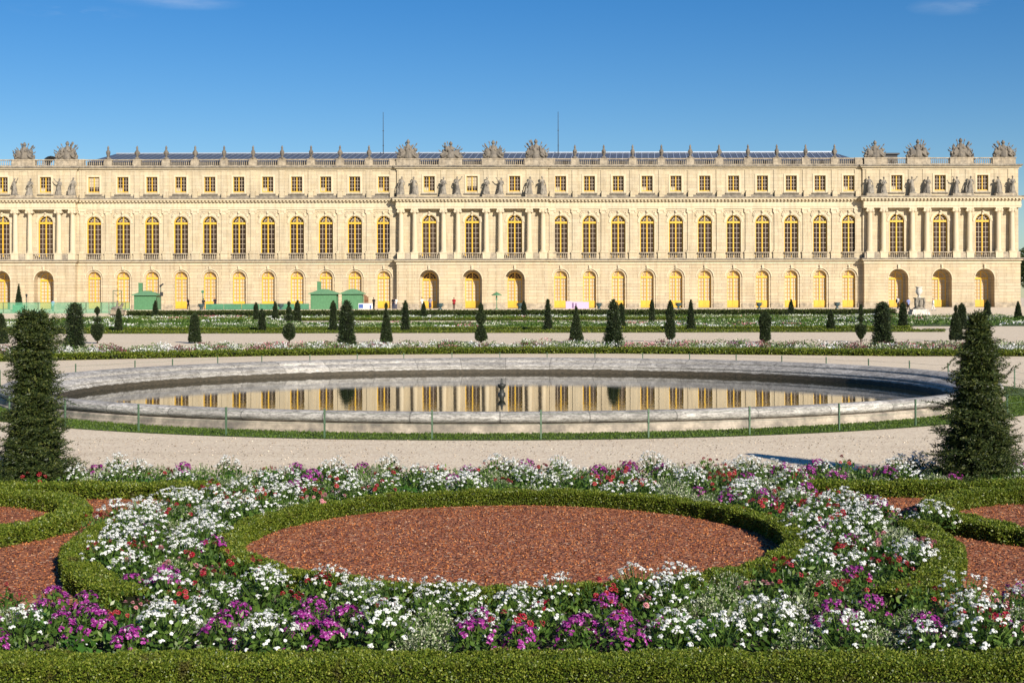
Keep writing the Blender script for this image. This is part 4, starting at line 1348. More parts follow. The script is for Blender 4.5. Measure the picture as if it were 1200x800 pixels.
# lawn inside the middle distance beds
for (x0, x1) in ((-62, -26), (20, 55)):
    structure(rect('bed_lawn', M['turf'], x0, x1, 148, 165.8, .006))
    mass('ground_cover', 'low green and white ground cover %s of the white cross path' % ('left' if x0 < 0 else 'right'), U(7000, x0, x1, 148, 165.8), .30, .28, (7, 2.5, 2, 0, 0, 0, 0), 3.0, cat='ground cover')

# loose chips of crushed brick lying on the red beds
q = rng.uniform(0, 2 * PI, 26000); r_ = 2.94 * np.sqrt(rng.uniform(0, 1, 26000))
XY = np.column_stack([r_ * np.cos(q), RC.y + r_ * np.sin(q)])
x_ = rng.uniform(2.8, 8.4, 60000); y_ = rng.uniform(11.9, 18.7, 60000); dd = np.hypot(x_, y_ - RC.y)
ok = (dd > 4.78) & (x_ > 4.4 - (y_ > 17) * .0) & (x_ < .36 * y_ + 1.2)
s_ = np.where(rng.uniform(0, 1, ok.sum()) < .5, -1, 1)
XY = np.concatenate([XY, np.column_stack([x_[ok] * s_, y_[ok]])]); n = len(XY)
P = np.column_stack([XY, np.full(n, .014)])
V = leaves(P, np.tile([0, 0, .2], (n, 1)), .021, .019, .75); V[:, :, 2] = np.maximum(V[:, :, 2], .013)
tag(place('brick_chips', quads_mesh('brick_chips', V, M['chips'])), 'loose chips of crushed red brick on the parterre beds', 'gravel', kind='stuff')

# single larger stones and bits of leaf lying on the near gravel walk
XY = np.column_stack([rng.uniform(-12, 12, 5000), rng.uniform(20.7, 27.0, 5000)])
XY = XY[(((XY[:, 0] - PC.x) / KX) ** 2 + (XY[:, 1] - PC.y) ** 2) > 14.3 ** 2]; n = len(XY)
V = leaves(np.column_stack([XY, np.full(n, .004)]), np.tile([0, 0, .3], (n, 1)), .03, .026, .8); V[:, :, 2] = np.maximum(V[:, :, 2], .003)
tag(place('pebbles', quads_mesh('pebbles', V, M['pebble'])), 'loose pebbles and leaf bits scattered on the beige gravel walk', 'pebbles', kind='stuff')

# ------------------------------------------------------------------ yews


def yew(label, loc, h, prof, n_tw, seed, flat=.0, group='shaggy yews of the front border'):
    g = np.random.default_rng(seed)
    root = empty('yew_tree', loc); tag(root, label, 'yew tree')
    zz = np.array([p[0] for p in prof]); rr = np.array([p[1] for p in prof])
    b = MB(); b.tube([(0, 0, -.05), (.01, 0, h * .5), (0, 0, h * .93)], [.06, .04, .012], 8, False); b.obj('trunk', M['bark'], root, loc)
    # inner mass: dark ragged core of foliage
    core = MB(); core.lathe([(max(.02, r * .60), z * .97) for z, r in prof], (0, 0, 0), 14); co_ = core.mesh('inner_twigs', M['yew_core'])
    z = h * np.interp(g.uniform(0, 1, n_tw), [0, .5, 1], [0.015, .45, .985])
    th = g.uniform(0, 2 * PI, n_tw)
    rad = np.interp(z, zz, rr) * g.normal(1.0, .17, n_tw) * (1 + .13 * np.sin(th * 3 + z * 5) + .11 * np.sin(th * 4 - z * 13) + .08 * np.sin(z * 21 + th))
    longt = g.uniform(0, 1, n_tw) < .12
    rad = np.where(longt, rad * g.uniform(1.15, 1.5, n_tw) + .04, rad)
    out = np.column_stack([np.cos(th), np.sin(th), np.zeros(n_tw)])
    elev = g.normal(.25, .35, n_tw) + .5 * (z / h > .9)
    d = unit(out * np.cos(elev)[:, None] + np.array([0, 0, 1]) * np.sin(elev)[:, None])
    tip = out * rad[:, None] + np.column_stack([np.zeros(n_tw), np.zeros(n_tw), z])
    ln = np.minimum(g.uniform(.30, .52, n_tw), rad + .2)
    base = tip - d * ln[:, None]
    NS, NN = 9, 14
    t = np.linspace(.30, 1.0, NS)
    side = unit(np.cross(d, np.array([0, 0, 1.0])) + g.normal(0, .25, (n_tw, 3)))
    Pl, Dl = [], []
    for i, ti_ in enumerate(t):
        p0 = base + d * (ln * ti_)[:, None]; p0[:, 2] -= .05 * ti_ ** 2
        sgn = 1 if i % 2 else -1
        sd_ = unit(d * (.8 if i < NS - 1 else 1) + side * (.75 * sgn if i < NS - 1 else 0) + g.normal(0, .12, (n_tw, 3)) - np.array([0, 0, .12]))
        L = .165 * (1.25 - .6 * ti_)
        for j in range(NN):
            q = p0 + sd_ * (L * j / NN)
            nd = unit(sd_ * .55 + np.cross(sd_, side + d * .3) * (1 if j % 2 else -1) * .25 + side * (1 if j % 2 else -1) * .6 + g.normal(0, .25, (n_tw, 3)))
            Pl.append(q); Dl.append(nd)
    P = np.concatenate(Pl); D = np.concatenate(Dl)
    V = leaves(P, D, .042, .0115, .10)
    # filling sprays inside
    m = 9000; z = h * g.uniform(.01, .97, m); th = g.uniform(0, 2 * PI, m); rd = np.interp(z, zz, rr) * g.uniform(.45, .88, m)
    P2 = np.column_stack([rd * np.cos(th), rd * np.sin(th), z])
    V2 = leaves(P2, unit(P2 * np.array([1, 1, 0]) + 1e-6), .07, .03, .8)
    fo = place('foliage', quads_mesh('foliage', np.concatenate([V, V2]), M['yew_leaf']), root, loc)
    place('inner_twigs', co_, root, loc)
    return root


YL = (-6.92, 19.75, 0); YRt = (6.74, 19.75, 0)
yew('tall shaggy columnar yew with a ragged top at the left edge', YL, 2.64,
    [(0, .36), (.15, .44), (.5, .44), (.8, .36), (1.2, .28), (1.7, .25), (2.1, .25), (2.35, .25), (2.5, .19), (2.64, .05)], 760, 11)
yew('tall shaggy cone shaped yew in the front border at right', YRt, 2.56,
    [(0, .38), (.2, .46), (.5, .50), (.9, .44), (1.3, .35), (1.7, .26), (2.0, .20), (2.25, .13), (2.45, .05), (2.56, .02)], 760, 12)


def topiary(px, yb, Y, prof, label, shaggy=0.0, z0=0.0, group=None, name='topiary', trunk=True, cat='topiary'):
    """clipped yew; prof = (picture row, half width) pairs, bottom to top, turned into metres at distance Y"""
    s = Y / F; x = (px - 600) * s; loc = (x, Y, z0)
    root = empty(name, loc); tag(root, label, cat, group)
    pr = [((yb - y) * s, hw * s) for y, hw in prof]
    b = MB(); b.tube([(0, 0, -.05), (0, 0, pr[-1][0] * .9)], [.055, .02], 6, False); b.obj('trunk', M['bark'], root, loc)
    c = MB(); c.lathe([(max(.01, r * .86 - .02), z) for z, r in pr], (0, 0, 0), 12)
    L = .085 if Y < 95 else (.13 if Y < 140 else .17)
    zz = np.array([p[0] for p in pr]); rr = np.array([p[1] for p in pr])
    sl = np.sqrt(np.diff(zz) ** 2 + np.diff(rr) ** 2) * (rr[:-1] + rr[1:]) * PI
    n = int(max(500, sl.sum() * 2.6 / (.5 * L * L * .5)))
    seg = rng.choice(len(sl), n, p=sl / sl.sum()); f = rng.uniform(0, 1, n)
    z = zz[seg] * (1 - f) + zz[seg + 1] * f; r = rr[seg] * (1 - f) + rr[seg + 1] * f
    th = rng.uniform(0, 2 * PI, n)
    r = r * (1 + .05 * np.sin(3 * th + 6 * z) + .05 * np.sin(7 * th - 11 * z)) - np.abs(rng.normal(0, .3, n)) * L + rng.normal(0, .02 + shaggy * .09, n)
    r = np.maximum(r - (.5 + shaggy) * L, .005)
    dz = np.diff(zz)[seg]; dr = np.diff(rr)[seg]; ll = np.sqrt(dz ** 2 + dr ** 2) + 1e-9
    nr = np.column_stack([np.cos(th) * dz / ll, np.sin(th) * dz / ll, -dr / ll])
    P = np.column_stack([r * np.cos(th), r * np.sin(th), z])
    V = leaves(P, unit(nr + np.array([0, 0, .3])), L * (1 + shaggy * .7), L * .5, .7)
    place('foliage', quads_mesh('foliage', V, M['yew_far']), root, loc)
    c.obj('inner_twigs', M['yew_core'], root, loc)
    return root


Y1 = 70.5
G1 = None
col = lambda yb, yt, wb, wm, wt: [(yb, wb * .9), (yb - 4, wb), (yb - 12, (wb + wm) / 2), (yb - 22, wm), (yt + 16, wm * .9 + wt * .1), (yt + 6, wt), (yt + 1, wt * .7), (yt, .5)]
topiary(87.5, 411.5, 66.5, col(411, 352, 13, 9.2, 7.5), 'shaggy column of yew in the flower border behind the pool, near the left edge', .9)
topiary(406, 411, Y1, col(411, 352.5, 11.8, 8.4, 5), 'broad shaggy yew column behind the pool, in front of the green huts', .7)
topiary(719, 411.5, Y1, [(411, 10.5), (405, 11.8), (395, 9.6), (380, 7.4), (368, 6.2), (358, 5), (354, 3), (352.5, .5)], 'broad dark yew cone behind the pool, just right of the palace centre', .6)
topiary(1034, 414, 68, col(413, 357, 14, 8.8, 7.5), 'shaggy flared yew column in the flower border behind the pool at right', .9)
Y2 = 84.0
cone = lambda yb, yt, wb, wt: [(yb, wb * .85), (yb - 2, wb), (yb - (yb - yt) * .35, wb * .68 + wt * .3), (yt + (yb - yt) * .2, wt * 1.15), (yt + 2, wt * .8), (yt, .4)]


def ballp(y0, y1, w):
    m = (y0 + y1) / 2; h = (y0 - y1) / 2
    return [(m + h * math.cos(R(a)), max(.35, w * math.sin(R(a)))) for a in range(10, 171, 20)]


TL = 'clipped yew behind the pool, '
topiary(1, 401, Y2, cone(400, 366, 9, 4), TL + 'a cone cut by the left edge of the photo')
topiary(114, 401.5, Y2, [(397.5, 2), (392, 6), (388, 7), (382, 7), (379.5, 6.5), (379, .8), (375.5, .6)] + [(375, 4.8), (372.5, 5), (371.5, .8), (367.5, .6)] + ballp(367, 359, 3.2), TL + 'a drum topped by a disc and a small ball')
topiary(228, 401, Y2, cone(399.5, 366, 7.6, 4.4), TL + 'a plain cone left of the small green hut')
topiary(338.8, 402, Y2, ballp(398, 379, 7.6), TL + 'a single ball on a bare stem')
topiary(452.5, 401.5, Y2, cone(400.5, 362, 7.4, 2.8) + ballp(361.5, 355, 2), TL + 'slim cone with tiny ball left of the central pavilion')
topiary(563.5, 401, Y2, [(398.5, 1.5), (397, 7), (393, 7.5), (388, 6), (382, 3.6), (380, 1.5)] + ballp(379, 365, 6.2) + ballp(364, 355.5, 3.2), TL + 'a cone carrying two balls before the central pavilion')
topiary(675, 402, Y2, cone(400.6, 366, 8.4, 3.2) + ballp(365, 360, 2), TL + 'a wide cone with a tiny ball before the lilac hoarding')
topiary(785.5, 401.5, Y2, [(398, 1.5), (395, 5.2), (388, 6.2), (379, 5.6), (375, 4), (374, 2.5), (373, 5), (366, 4.6), (359, 3.2), (354, 2), (353, .4)], TL + 'an egg below a pointed cap')
topiary(896.5, 400.5, Y2, [(399, 3), (396, 6.8), (390, 6), (384, 5.5), (378, 7.4), (372, 6.6), (367, 4), (366, .5)], TL + 'a lumpy double bulge')
topiary(1008.8, 401.5, Y2, [(397.5, 1.5), (393, 5), (387, 6.4), (382.5, 6.2), (381.5, .8), (377.5, .6), (376, 4), (373, 3.2), (371.5, .8), (368, 3), (363, 2.6), (358.5, .5)], TL + 'a goblet under two small tiers')
topiary(1120, 401, Y2, cone(398.5, 367, 8, 4) + ballp(366, 359, 2.4), TL + 'cone with a ball just left of the tall yew')
TM = 'clipped yew beyond the gravel walk, '
for px, yb, yt, wb, wt, lab in ((139, 387.5, 361, 5.2, 2.6, 'left of the small green hut'), (307, 387.5, 362, 4.8, 3.4, 'a stout cone left of the twin green huts'),
                                (390.5, 387, 352.5, 4.8, 3.2, 'half hidden beside the shaggy yew before the huts'), (475, 388, 353.5, 5.4, 3.0, 'spiky topped, before the left end of the central pavilion'),
                                (642, 388, 352, 5.8, 2.4, 'a lopsided tall cone right of the central pavilion'), (728, 386, 356, 5, 3.4, 'a rounded cone half hidden behind the broad dark yew'),
                                (809.5, 388, 352, 5.4, 2.0, 'a tall slender cone on the right side'), (973.5, 388, 364, 5.4, 2.6, 'a short cone on the right side'),
                                (1058, 386.5, 356, 5.8, 3.4, 'an egg shape left of the marble urn'), (1127, 387, 357, 6.5, 4, 'a rounded cone behind the tall right yew')):
    Yk = 4400 / (yb - 349); spiky = 'spiky' in lab or 'lopsided' in lab
    topiary(px, yb, Yk, cone(yb - .5, yt, wb, wt), TM + lab, .8 if spiky else 0)
topiary(338.5, 378.5, 149, [(375, .8), (374, 5.4), (370, 5.4), (367.5, 2), (366, .8)] + ballp(365.5, 359, 3.4) + ballp(358, 353, 2.2), TM + 'a mushroom under two balls')
TF = 'small clipped yew near the terrace hedge, '
for px, yb, yt, wb, wt, lab in ((182, 371.5, 351, 4.2, 2, 'right in front of the small green hut'), (300, 376.5, 354, 3.2, 2.4, 'left of a pair before the green hoarding'), (322.5, 376, 353, 4.2, 2, 'right of a pair before the green hoarding'),
                                (348.5, 377.5, 352, 5, 2.8, 'left of the twin green huts'), (496.5, 372.5, 354, 4.2, 1.8, 'before the couple at the left central door'),
                                (614, 372.5, 353, 4.6, 2, 'right of the green parasol'), (764, 377.5, 352, 3.8, 2.4, 'a slim one on the right wing'), (927, 372, 352, 4.8, 1.8, 'a cone near the right pavilion'),
                                (1157, 374, 353, 5, 2.4, 'right of the shaggy right yew top'), (1193, 376, 355, 5, 2, 'at the right edge of the photo')):
    Yk = 4400 / (yb - 349); 
    topiary(px, yb, min(Yk, 192), cone(yb - .5, yt, wb, wt), TF + lab)
#@@FLOWERS@@
# ------------------------------------------------------------------ bedding plants of the foreground, each an object


def dome(n, r, h, g, lo=.55):
    th = g.uniform(0, 2 * PI, n); q = np.sqrt(g.uniform(0, 1, n))
    z = h * (lo + (1 - lo) * np.sqrt(np.maximum(0, 1 - q ** 2))) 
    return np.column_stack([q * r * np.cos(th), q * r * np.sin(th), z]), np.column_stack([q * np.cos(th) * .8, q * np.sin(th) * .8, np.full(n, .75)])


def petals(C, Nn, cnt, rad, L, W, g, cup=.25):
    """a wheel of cnt petals at each head centre C with axis Nn"""
    Nn = unit(Nn); A = unit(np.cross(Nn, g.normal(0, 1, Nn.shape))); B = np.cross(Nn, A)
    out = []
    for k in range(cnt):
        a = 2 * PI * k / cnt
        d = unit(A * math.cos(a) + B * math.sin(a) + Nn * cup); s_ = np.cross(Nn, d)
        b0 = C + d * rad
        out.append(np.stack([b0, b0 + d * L * .6 + s_ * W * .5, b0 + d * L, b0 + d * L * .6 - s_ * W * .5], 1))
    return np.concatenate(out)


def plant_meshes(kind, seed):
    g = np.random.default_rng(seed)
    h = g.uniform(.25, .36); r = g.uniform(.20, .25)
    nl = {'white': 150, 'purple': 130, 'red': 120, 'silver': 60, 'green': 70, 'pink': 120}[kind]
    q, nn = dome(nl, r, h * .85, g, .2); q[:, 2] *= g.uniform(.25, 1, nl) ** .6
    fm = 'broad' if kind == 'green' else 'leaf'
    LL, WW = (.085, .07) if kind == 'green' else ((.06, .034) if kind != 'silver' else (.04, .02))
    fol = leaves(q, nn, LL, WW, .7, 0, .6)
    # stems
    ns = 14; sb = np.column_stack([g.normal(0, .03, ns), g.normal(0, .03, ns), np.zeros(ns)])
    tp, tn = dome(ns, r * .85, h, g, .6)
    sd_ = unit(np.cross(tp - sb, g.normal(0, 1, (ns, 3)))) * .0035
    st = np.stack([sb - sd_, sb + sd_, tp + sd_, tp - sd_], 1)
    fol = np.concatenate([fol, st])
    flo = None
    if kind == 'white':
        nh = int(g.integers(42, 56)); c, n_ = dome(nh, r * 1.1, h * 1.12, g, .25)
        c[:, 2] += g.normal(0, .02, nh)
        fl = []
        m = 13
        off = unit(g.normal(0, 1, (nh, m, 3)) + n_[:, None, :] * .9) * g.uniform(.5, 1, (nh, m, 1)) * g.uniform(.012, .029, (nh, 1, 1))
        cc = (c[:, None, :] + off * np.array([1, 1, .6])).reshape(-1, 3); no = (off + n_[:, None, :] * .02).reshape(-1, 3)
        flo = petals(cc, no, 4, .0, .0085, .008, g, .2); fmats = 'white_fl'
    elif kind == 'purple':
        nh = int(g.integers(24, 34)); c, n_ = dome(nh, r * .9, h * .98, g, .15)
        m = 7
        off = unit(g.normal(0, 1, (nh, m, 3)) + n_[:, None, :]) * g.uniform(.015, .036, (nh, m, 1))
        cc = (c[:, None, :] + off * .9).reshape(-1, 3); no = (off + n_[:, None, :] * .03).reshape(-1, 3)
        flo = petals(cc, no, 5, .0, .0165, .015, g, .12); fmats = 'purple_fl'
    elif kind in ('red', 'pink'):
        nh = int(g.integers(6, 10)); c, n_ = dome(nh, r, h * 1.08, g, .6)
        n_ = n_ + np.array([0, -.25, 0]); heads = []
        for i in range(nh):
            ci, ni = c[i:i + 1], n_[i:i + 1]; k = g.uniform(.8, 1.15)
            heads.append(quads_mesh('flower_head', np.concatenate([petals(ci, ni, 11, .006, .026 * k, .014 * k, g, .05), petals(ci + unit(ni) * .008, ni, 9, .004, .020 * k, .013 * k, g, .4),
                                                                   petals(ci + unit(ni) * .014, ni, 6, .0, .014, .011, g, .9)]), M['red_fl' if kind == 'red' else 'pink_fl']))
        return quads_mesh('foliage', fol, M[fm]), heads
    elif kind == 'silver':
        n2 = 620; q, nn = dome(n2, r * 1.1, h * .82, g, .25); q[:, 2] *= g.uniform(.3, 1, n2) ** .5
        flo = leaves(q, nn, .026, .013, .9); fmats = 'silver'
    else:
        nh = 5; c, n_ = dome(nh, r, h * .8, g, .6); flo = petals(c, n_, 5, 0, .012, .01, g); fmats = 'white_fl'
    fo = quads_mesh('foliage', fol, M[fm])
    if kind in ('white', 'purple', 'green'):
        # flower stalks rise from the foot of the plant to every head
        k = len(c); w_ = unit(np.cross(c, g.normal(0, 1, (k, 3)))) * .003
        stk = np.stack([np.zeros((k, 3)) - w_ * .3, np.zeros((k, 3)) + w_ * .3, c + w_, c - w_], 1)
        mi_ = np.concatenate([np.zeros(len(flo), int), np.ones(k, int)])
        return fo, [quads_mesh('flowers', np.concatenate([flo, stk]), [M[fmats], M['leaf']], mi_)]
    return fo, [quads_mesh('flowers' if kind != 'silver' else 'pale_foliage', flo, M[fmats])]


KINDS = {'white': 5, 'purple': 4, 'red': 4, 'silver': 4, 'green': 3, 'pink': 2}
PM = {k: [plant_meshes(k, 500 + 17 * i + 101 * j) for i in range(v)] for j, (k, v) in enumerate(KINDS.items())}
NAMES = {'white': 'white_flower', 'purple': 'purple_flower', 'red': 'red_flower', 'silver': 'variegated_plant', 'green': 'leafy_plant', 'pink': 'pink_flower'}
LOOK = {'white': 'clump of small white flower heads', 'purple': 'clump of bright purple magenta flowers', 'red': 'plant with round red flower heads',
        'silver': 'mound of fine cream and green leaves', 'green': 'low plant with broad green leaves', 'pink': 'plant with round pink flower heads'}
ZONE = {'front': 'in the bed behind the foreground hedge', 'left': 'left of the red gravel circle', 'right': 'right of the red gravel circle',
        'back': 'in the border along the gravel path'}


def free(x, y, m=.10):
    for C, hw in HEDGES:
        if np.min((C[:, 0] - x) ** 2 + (C[:, 1] - y) ** 2) < (hw + m) ** 2: return False
    for q in (YL, YRt):
        if (q[0] - x) ** 2 + (q[1] - y) ** 2 < .5 ** 2: return False
    return True


def zone_of(x, y):
    d = math.hypot(x - RC.x, y - RC.y)
    if d < 3.2: return None
    if y < 11.85: return 'front' if 10.22 < y and abs(x) < .36 * y + .3 else None
    if y > 19.15: return 'back' if y < 20.62 and abs(x) < 8.2 else None
    if y > 18.35 and abs(x) < 3.9: return 'back'
    if y <= 15.7:
        return (('left' if x < 0 else 'right') if d < 4.34 else None)
    return (('left' if x < 0 else 'right') if abs(x) < 4.85 - max(0, y - 16) * .42 and y < 18.6 else None)


def in_bed(x, y): return zone_of(x, y) is not None


PATCH = {}


def patch_kind(x, y, zn):
    """plants stand in drifts of one kind"""
    s = .46
    if zn == 'front': zn = 'front_edge' if y < 10.75 else 'front_back'
    best = None
    for i in range(int(x // s) - 1, int(x // s) + 2):
        for j in range(int(y // s) - 1, int(y // s) + 2):
            if (i, j) not in PATCH:
                PATCH[(i, j)] = ((i + rnd.random()) * s, (j + rnd.random()) * s, rnd.choices(kn, wts[zn])[0])
            u, v, k = PATCH[(i, j)]; d = (u - x) ** 2 + (v - y) ** 2
            if best is None or d < best[0]: best = (d, k)
    return best[1]


pts = []
tries = 0
grid = {}
SP = .312
while tries < 60000:
    tries += 1
    x, y = rnd.uniform(-8.2, 8.2), rnd.uniform(10.2, 20.65)
    zn = zone_of(x, y)
    if zn is None or not free(x, y, .06 if zn != 'front' else .10): continue
    sp = SP if zn in ('front',) else (SP * 1.03 if y < 18.2 else SP * 1.22)
    k = (int(x // .4), int(y // .4)); ok = True
    for i in range(k[0] - 2, k[0] + 3):
        for j in range(k[1] - 2, k[1] + 3):
            for (u, v) in grid.get((i, j), ()):
                if (u - x) ** 2 + (v - y) ** 2 < sp * sp: ok = False
    if ok:
        grid.setdefault(k, []).append((x, y)); pts.append((x, y, zn))
proto = {}
wts = {'front_back': (.38, .14, .28, .09, .05, .06), 'front_edge': (.20, .40, .07, .23, .07, .03), 'front': (.38, .20, .14, .18, .06, .04), 'left': (.38, .09, .24, .20, .04, .05), 'right': (.38, .09, .24, .20, .04, .05), 'back': (.34, .20, .13, .23, .07, .03)}
kn = list(KINDS)
for x, y, zn in sorted(pts, key=lambda p: p[1]):
    k = patch_kind(x, y, zn) if rnd.random() < .62 else rnd.choices(kn, wts[zn])[0]
    i = rnd.randrange(KINDS[k])
    lab = LOOK[k] + ' ' + ZONE[zn]; grp = {'white': 'white flowers', 'purple': 'purple flowers', 'red': 'red flowers', 'silver': 'variegated plants', 'green': 'leafy plants', 'pink': 'pink flowers'}[k] + ' ' + ZONE[zn]
    sc = rnd.uniform(.85, 1.15) * (1.0 if zn != 'front' else (1.05 if y < 10.75 else .86))
    if k == 'silver' or k == 'green': sc *= .9
    if k == 'purple': sc *= .86
    if (k, i) not in proto:
        root = empty(NAMES[k], (0, 0, 0))
        place('foliage', PM[k][i][0], root); [place(q.name.split('.')[0], q, root) for q in PM[k][i][1]]
        proto[(k, i)] = root
        root.location = (x, y, 0); root.rotation_euler = (0, 0, rnd.uniform(0, 6.28)); root.scale = (sc,) * 3; o = root
    else:
        o = dup(proto[(k, i)], (x, y, 0), rnd.uniform(0, 6.28), sc)
    tag(o, lab, NAMES[k].replace('_', ' ') if k not in ('silver', 'green') else 'bedding plant', grp)
print('plants', len(pts))
# leafy ground cover filling the gaps between the plants
cand = []
while len(cand) < 30000:
    x = rng.uniform(-8.3, 8.3, 4000); y = rng.uniform(10.15, 20.7, 4000)
    cand += [(a, c) for a, c in zip(x, y) if in_bed(a, c)]
XY = np.array(cand[:30000])
keep = np.ones(len(XY), bool)
for C, hw in HEDGES:
    for i in range(0, len(XY), 5000):
        d = np.min(np.sum((XY[i:i + 5000, None] - C[None, ::2]) ** 2, 2), 1); keep[i:i + 5000] &= d > (hw + .02) ** 2
XY = XY[keep]; n = len(XY)
P = np.column_stack([XY, rng.uniform(.01, .2, n)])
mi = np.where(rng.uniform(0, 1, n) < .05, 1, 0)
mi = np.where(rng.uniform(0, 1, n) < .05, 2, mi)
V = leaves(P, np.tile([0, 0, 1.0], (n, 1)), np.where(mi == 2, .018, .06), np.where(mi == 2, .016, .03), .8)
tag(place('ground_cover', quads_mesh('ground_cover', V, [M['leaf'], M['silver'], M['white_fl']], mi)), 'low green leaves filling the gaps between the bedding plants', 'ground cover', kind='stuff')

# ------------------------------------------------------------------ things on the terrace


def at(px, Y): return (px - 600) * Y / F


def hut(px0, px1, pxr, Y, roof_y, eave_y, label, dep=3.0, vent=None):
    x0, x1 = at(px0, Y), at(px1, Y); z = TZ; ez = H + (349 - eave_y) * Y / F; pz = H + (349 - roof_y) * Y / F
    cx = (x0 + x1) / 2; root = empty('kiosk', (cx, Y, z)); tag(root, label, 'kiosk')
    loc = (0, 0, 0)
    b = MB(); b.box(x0, x1, Y, Y + dep, z, ez)
    for k in range(9):
        x = x0 + (x1 - x0) * (k + .5) / 9; b.box(x - .02, x + .02, Y - .015, Y, z + .1, ez - .1)
    b.box(x0 - .04, x1 + .04, Y - .04, Y, z, z + .12); b.obj('walls', M['green_hut'], root, loc)
    b = MB(); o = .32
    b.box(x0 - o, x1 + o, Y - o, Y + dep + o, ez, ez + .10)
    p = [(x0 - o, Y - o, ez + .10), (x1 + o, Y - o, ez + .10), (x1 + o, Y + dep + o, ez + .10), (x0 - o, Y + dep + o, ez + .10)]
    t = [(cx - .4, Y + dep / 2, pz), (cx + .4, Y + dep / 2, pz)]
    b.poly([p[0], p[1], t[1], t[0]]); b.poly([p[2], p[3], t[0], t[1]]); b.poly([p[1], p[2], t[1]]); b.poly([p[3], p[0], t[0]])
    b.obj('roof', M['green_roof'], root, loc)
    b = MB(); b.box(x1, x1 + .04, Y + .9, Y + 1.8, z, z + 1.95); b.obj('door', M['green_panel'], root, loc)
    if vent:
        b = MB(); x = at(vent[0], Y); zt = H + (349 - vent[1]) * Y / F
        b.box(x - .28, x + .28, Y + dep - .6, Y + dep - .1, ez, zt); b.box(x - .33, x + .33, Y + dep - .65, Y + dep - .05, zt, zt + .1); b.obj('vent', M['green_hut'], root, loc)
    return root


hut(157, 183, 187, 203, 339.5, 345, 'small green kiosk with a flat hipped roof at left, beside the pole', 2.4, (160.5, 331))
hut(364, 394, 397, 203, 338, 344, 'left one of the twin green kiosks, with a vent behind its roof', 2.6, (371.5, 330))
hut(400.5, 424, 427, 204.2, 338, 344, 'right one of the twin green kiosks, beside the white and blue board', 2.6)

# mesh fence on the left ramp
m, nt, bs = new_mat('green_mesh_screen')
bs.inputs['Base Color'].default_value = (.10, .36, .20, 1); bs.inputs['Roughness'].default_value = .6
tr = N(nt, 'ShaderNodeBsdfTransparent'); ms = N(nt, 'ShaderNodeMixShader'); ms.inputs[0].default_value = .38
nt.links.new(tr.outputs[0], ms.inputs[1]); nt.links.new(bs.outputs[0], ms.inputs[2]); nt.links.new(ms.outputs[0], nt.nodes['Material Output'].inputs[0])
Yf = 199.5
root = empty('mesh_fence', (at(60, Yf), Yf, gz(-60, Yf))); tag(root, 'see-through green mesh site fence on posts at far left', 'fence')
z0, z1 = .45, H + (349 - 353) * Yf / F
b = MB(); b.box(at(-40, Yf), at(152, Yf), Yf, Yf + .01, z0, z1); b.obj('mesh_panel', m, root)
b = MB(); b.tube([(at(-40, Yf), Yf - .02, z1), (at(152, Yf), Yf - .02, z1)], .03, 6, False); b.obj('rail', M['post'], root)
for px in (-30, 4, 45, 83, 101, 119, 147):
    b = MB(); b.tube([(at(px, Yf), Yf - .05, z0 - .1), (at(px, Yf), Yf - .05, z1 + .05)], .06, 6, False); b.obj('post', M['post'], root)
Yh = 202.0
root = empty('hoarding', (at(300, Yh), Yh, TZ)); tag(root, 'long low green hoarding running between the small kiosk and the twin kiosks', 'hoarding')
for a, c in ((241, 262), (262.4, 283), (283.4, 304), (304.4, 325), (325.4, 345), (345.4, 362)):
    b = MB(); b.box(at(a, Yh), at(c, Yh), Yh, Yh + .06, TZ + .04, H + (349 - 355.2) * Yh / F); b.box(at(a, Yh), at(a, Yh) + .08, Yh - .03, Yh, TZ, 1.9); b.obj('panel', M['green_panel'], root)
b = MB(); b.box(at(241, Yh), at(362, Yh), Yh - .25, Yh + .35, TZ, TZ + .05); b.obj('foot', M['post'], root)
root = empty('notice_board', (at(428.5, 200.5), 200.5, TZ)); tag(root, 'white board with a dark blue panel standing beside the right twin kiosk', 'notice board')
Yb = 200.5
b = MB(); b.box(at(420, Yb), at(436.5, Yb), Yb, Yb + .05, TZ + .08, H + (349 - 355) * Yb / F); b.obj('board', M['white_paint'], root)
b = MB(); b.box(at(420.4, Yb), at(425.6, Yb), Yb - .012, Yb, TZ + .18, TZ + .78); b.obj('blue_panel', M['blue_print'], root)
b = MB(); b.box(at(433, Yb), at(435, Yb), Yb - .012, Yb, TZ + .1, TZ + .62); b.obj('blue_panel', M['blue_print'], root)
for px in (421, 428, 436):
    b = MB(); b.box(at(px, Yb) - .04, at(px, Yb) + .04, Yb + .05, Yb + .35, TZ, TZ + .8); b.obj('leg', M['iron'], root)
b = MB()
for k, px in enumerate((427.5, 429, 430.8)): b.box(at(px, 207) - .09, at(px, 207) + .09, 207 + .1 * k, 207.1 + .1 * k, TZ, 3.3 - .15 * k)
b.box(at(427, 207), at(431.4, 207), 206.96, 207, 2.3, 2.5)
tag(b.obj('timber_screen', M['wood_brown'], None), 'narrow brown timber screen right beside the right twin kiosk', 'screen')
root = empty('hoarding', (at(676, 206), 206, TZ)); tag(root, 'pale lilac printed hoarding standing right of the central pavilion', 'hoarding')
zt = H + (349 - 353) * 206 / F
b = MB(); b.box(at(663, 206), at(670.5, 206), 206, 206.06, TZ, zt); b.box(at(670.7, 206), at(690, 206), 206, 206.06, TZ, zt - .1); b.obj('board', M['lilac'], root)
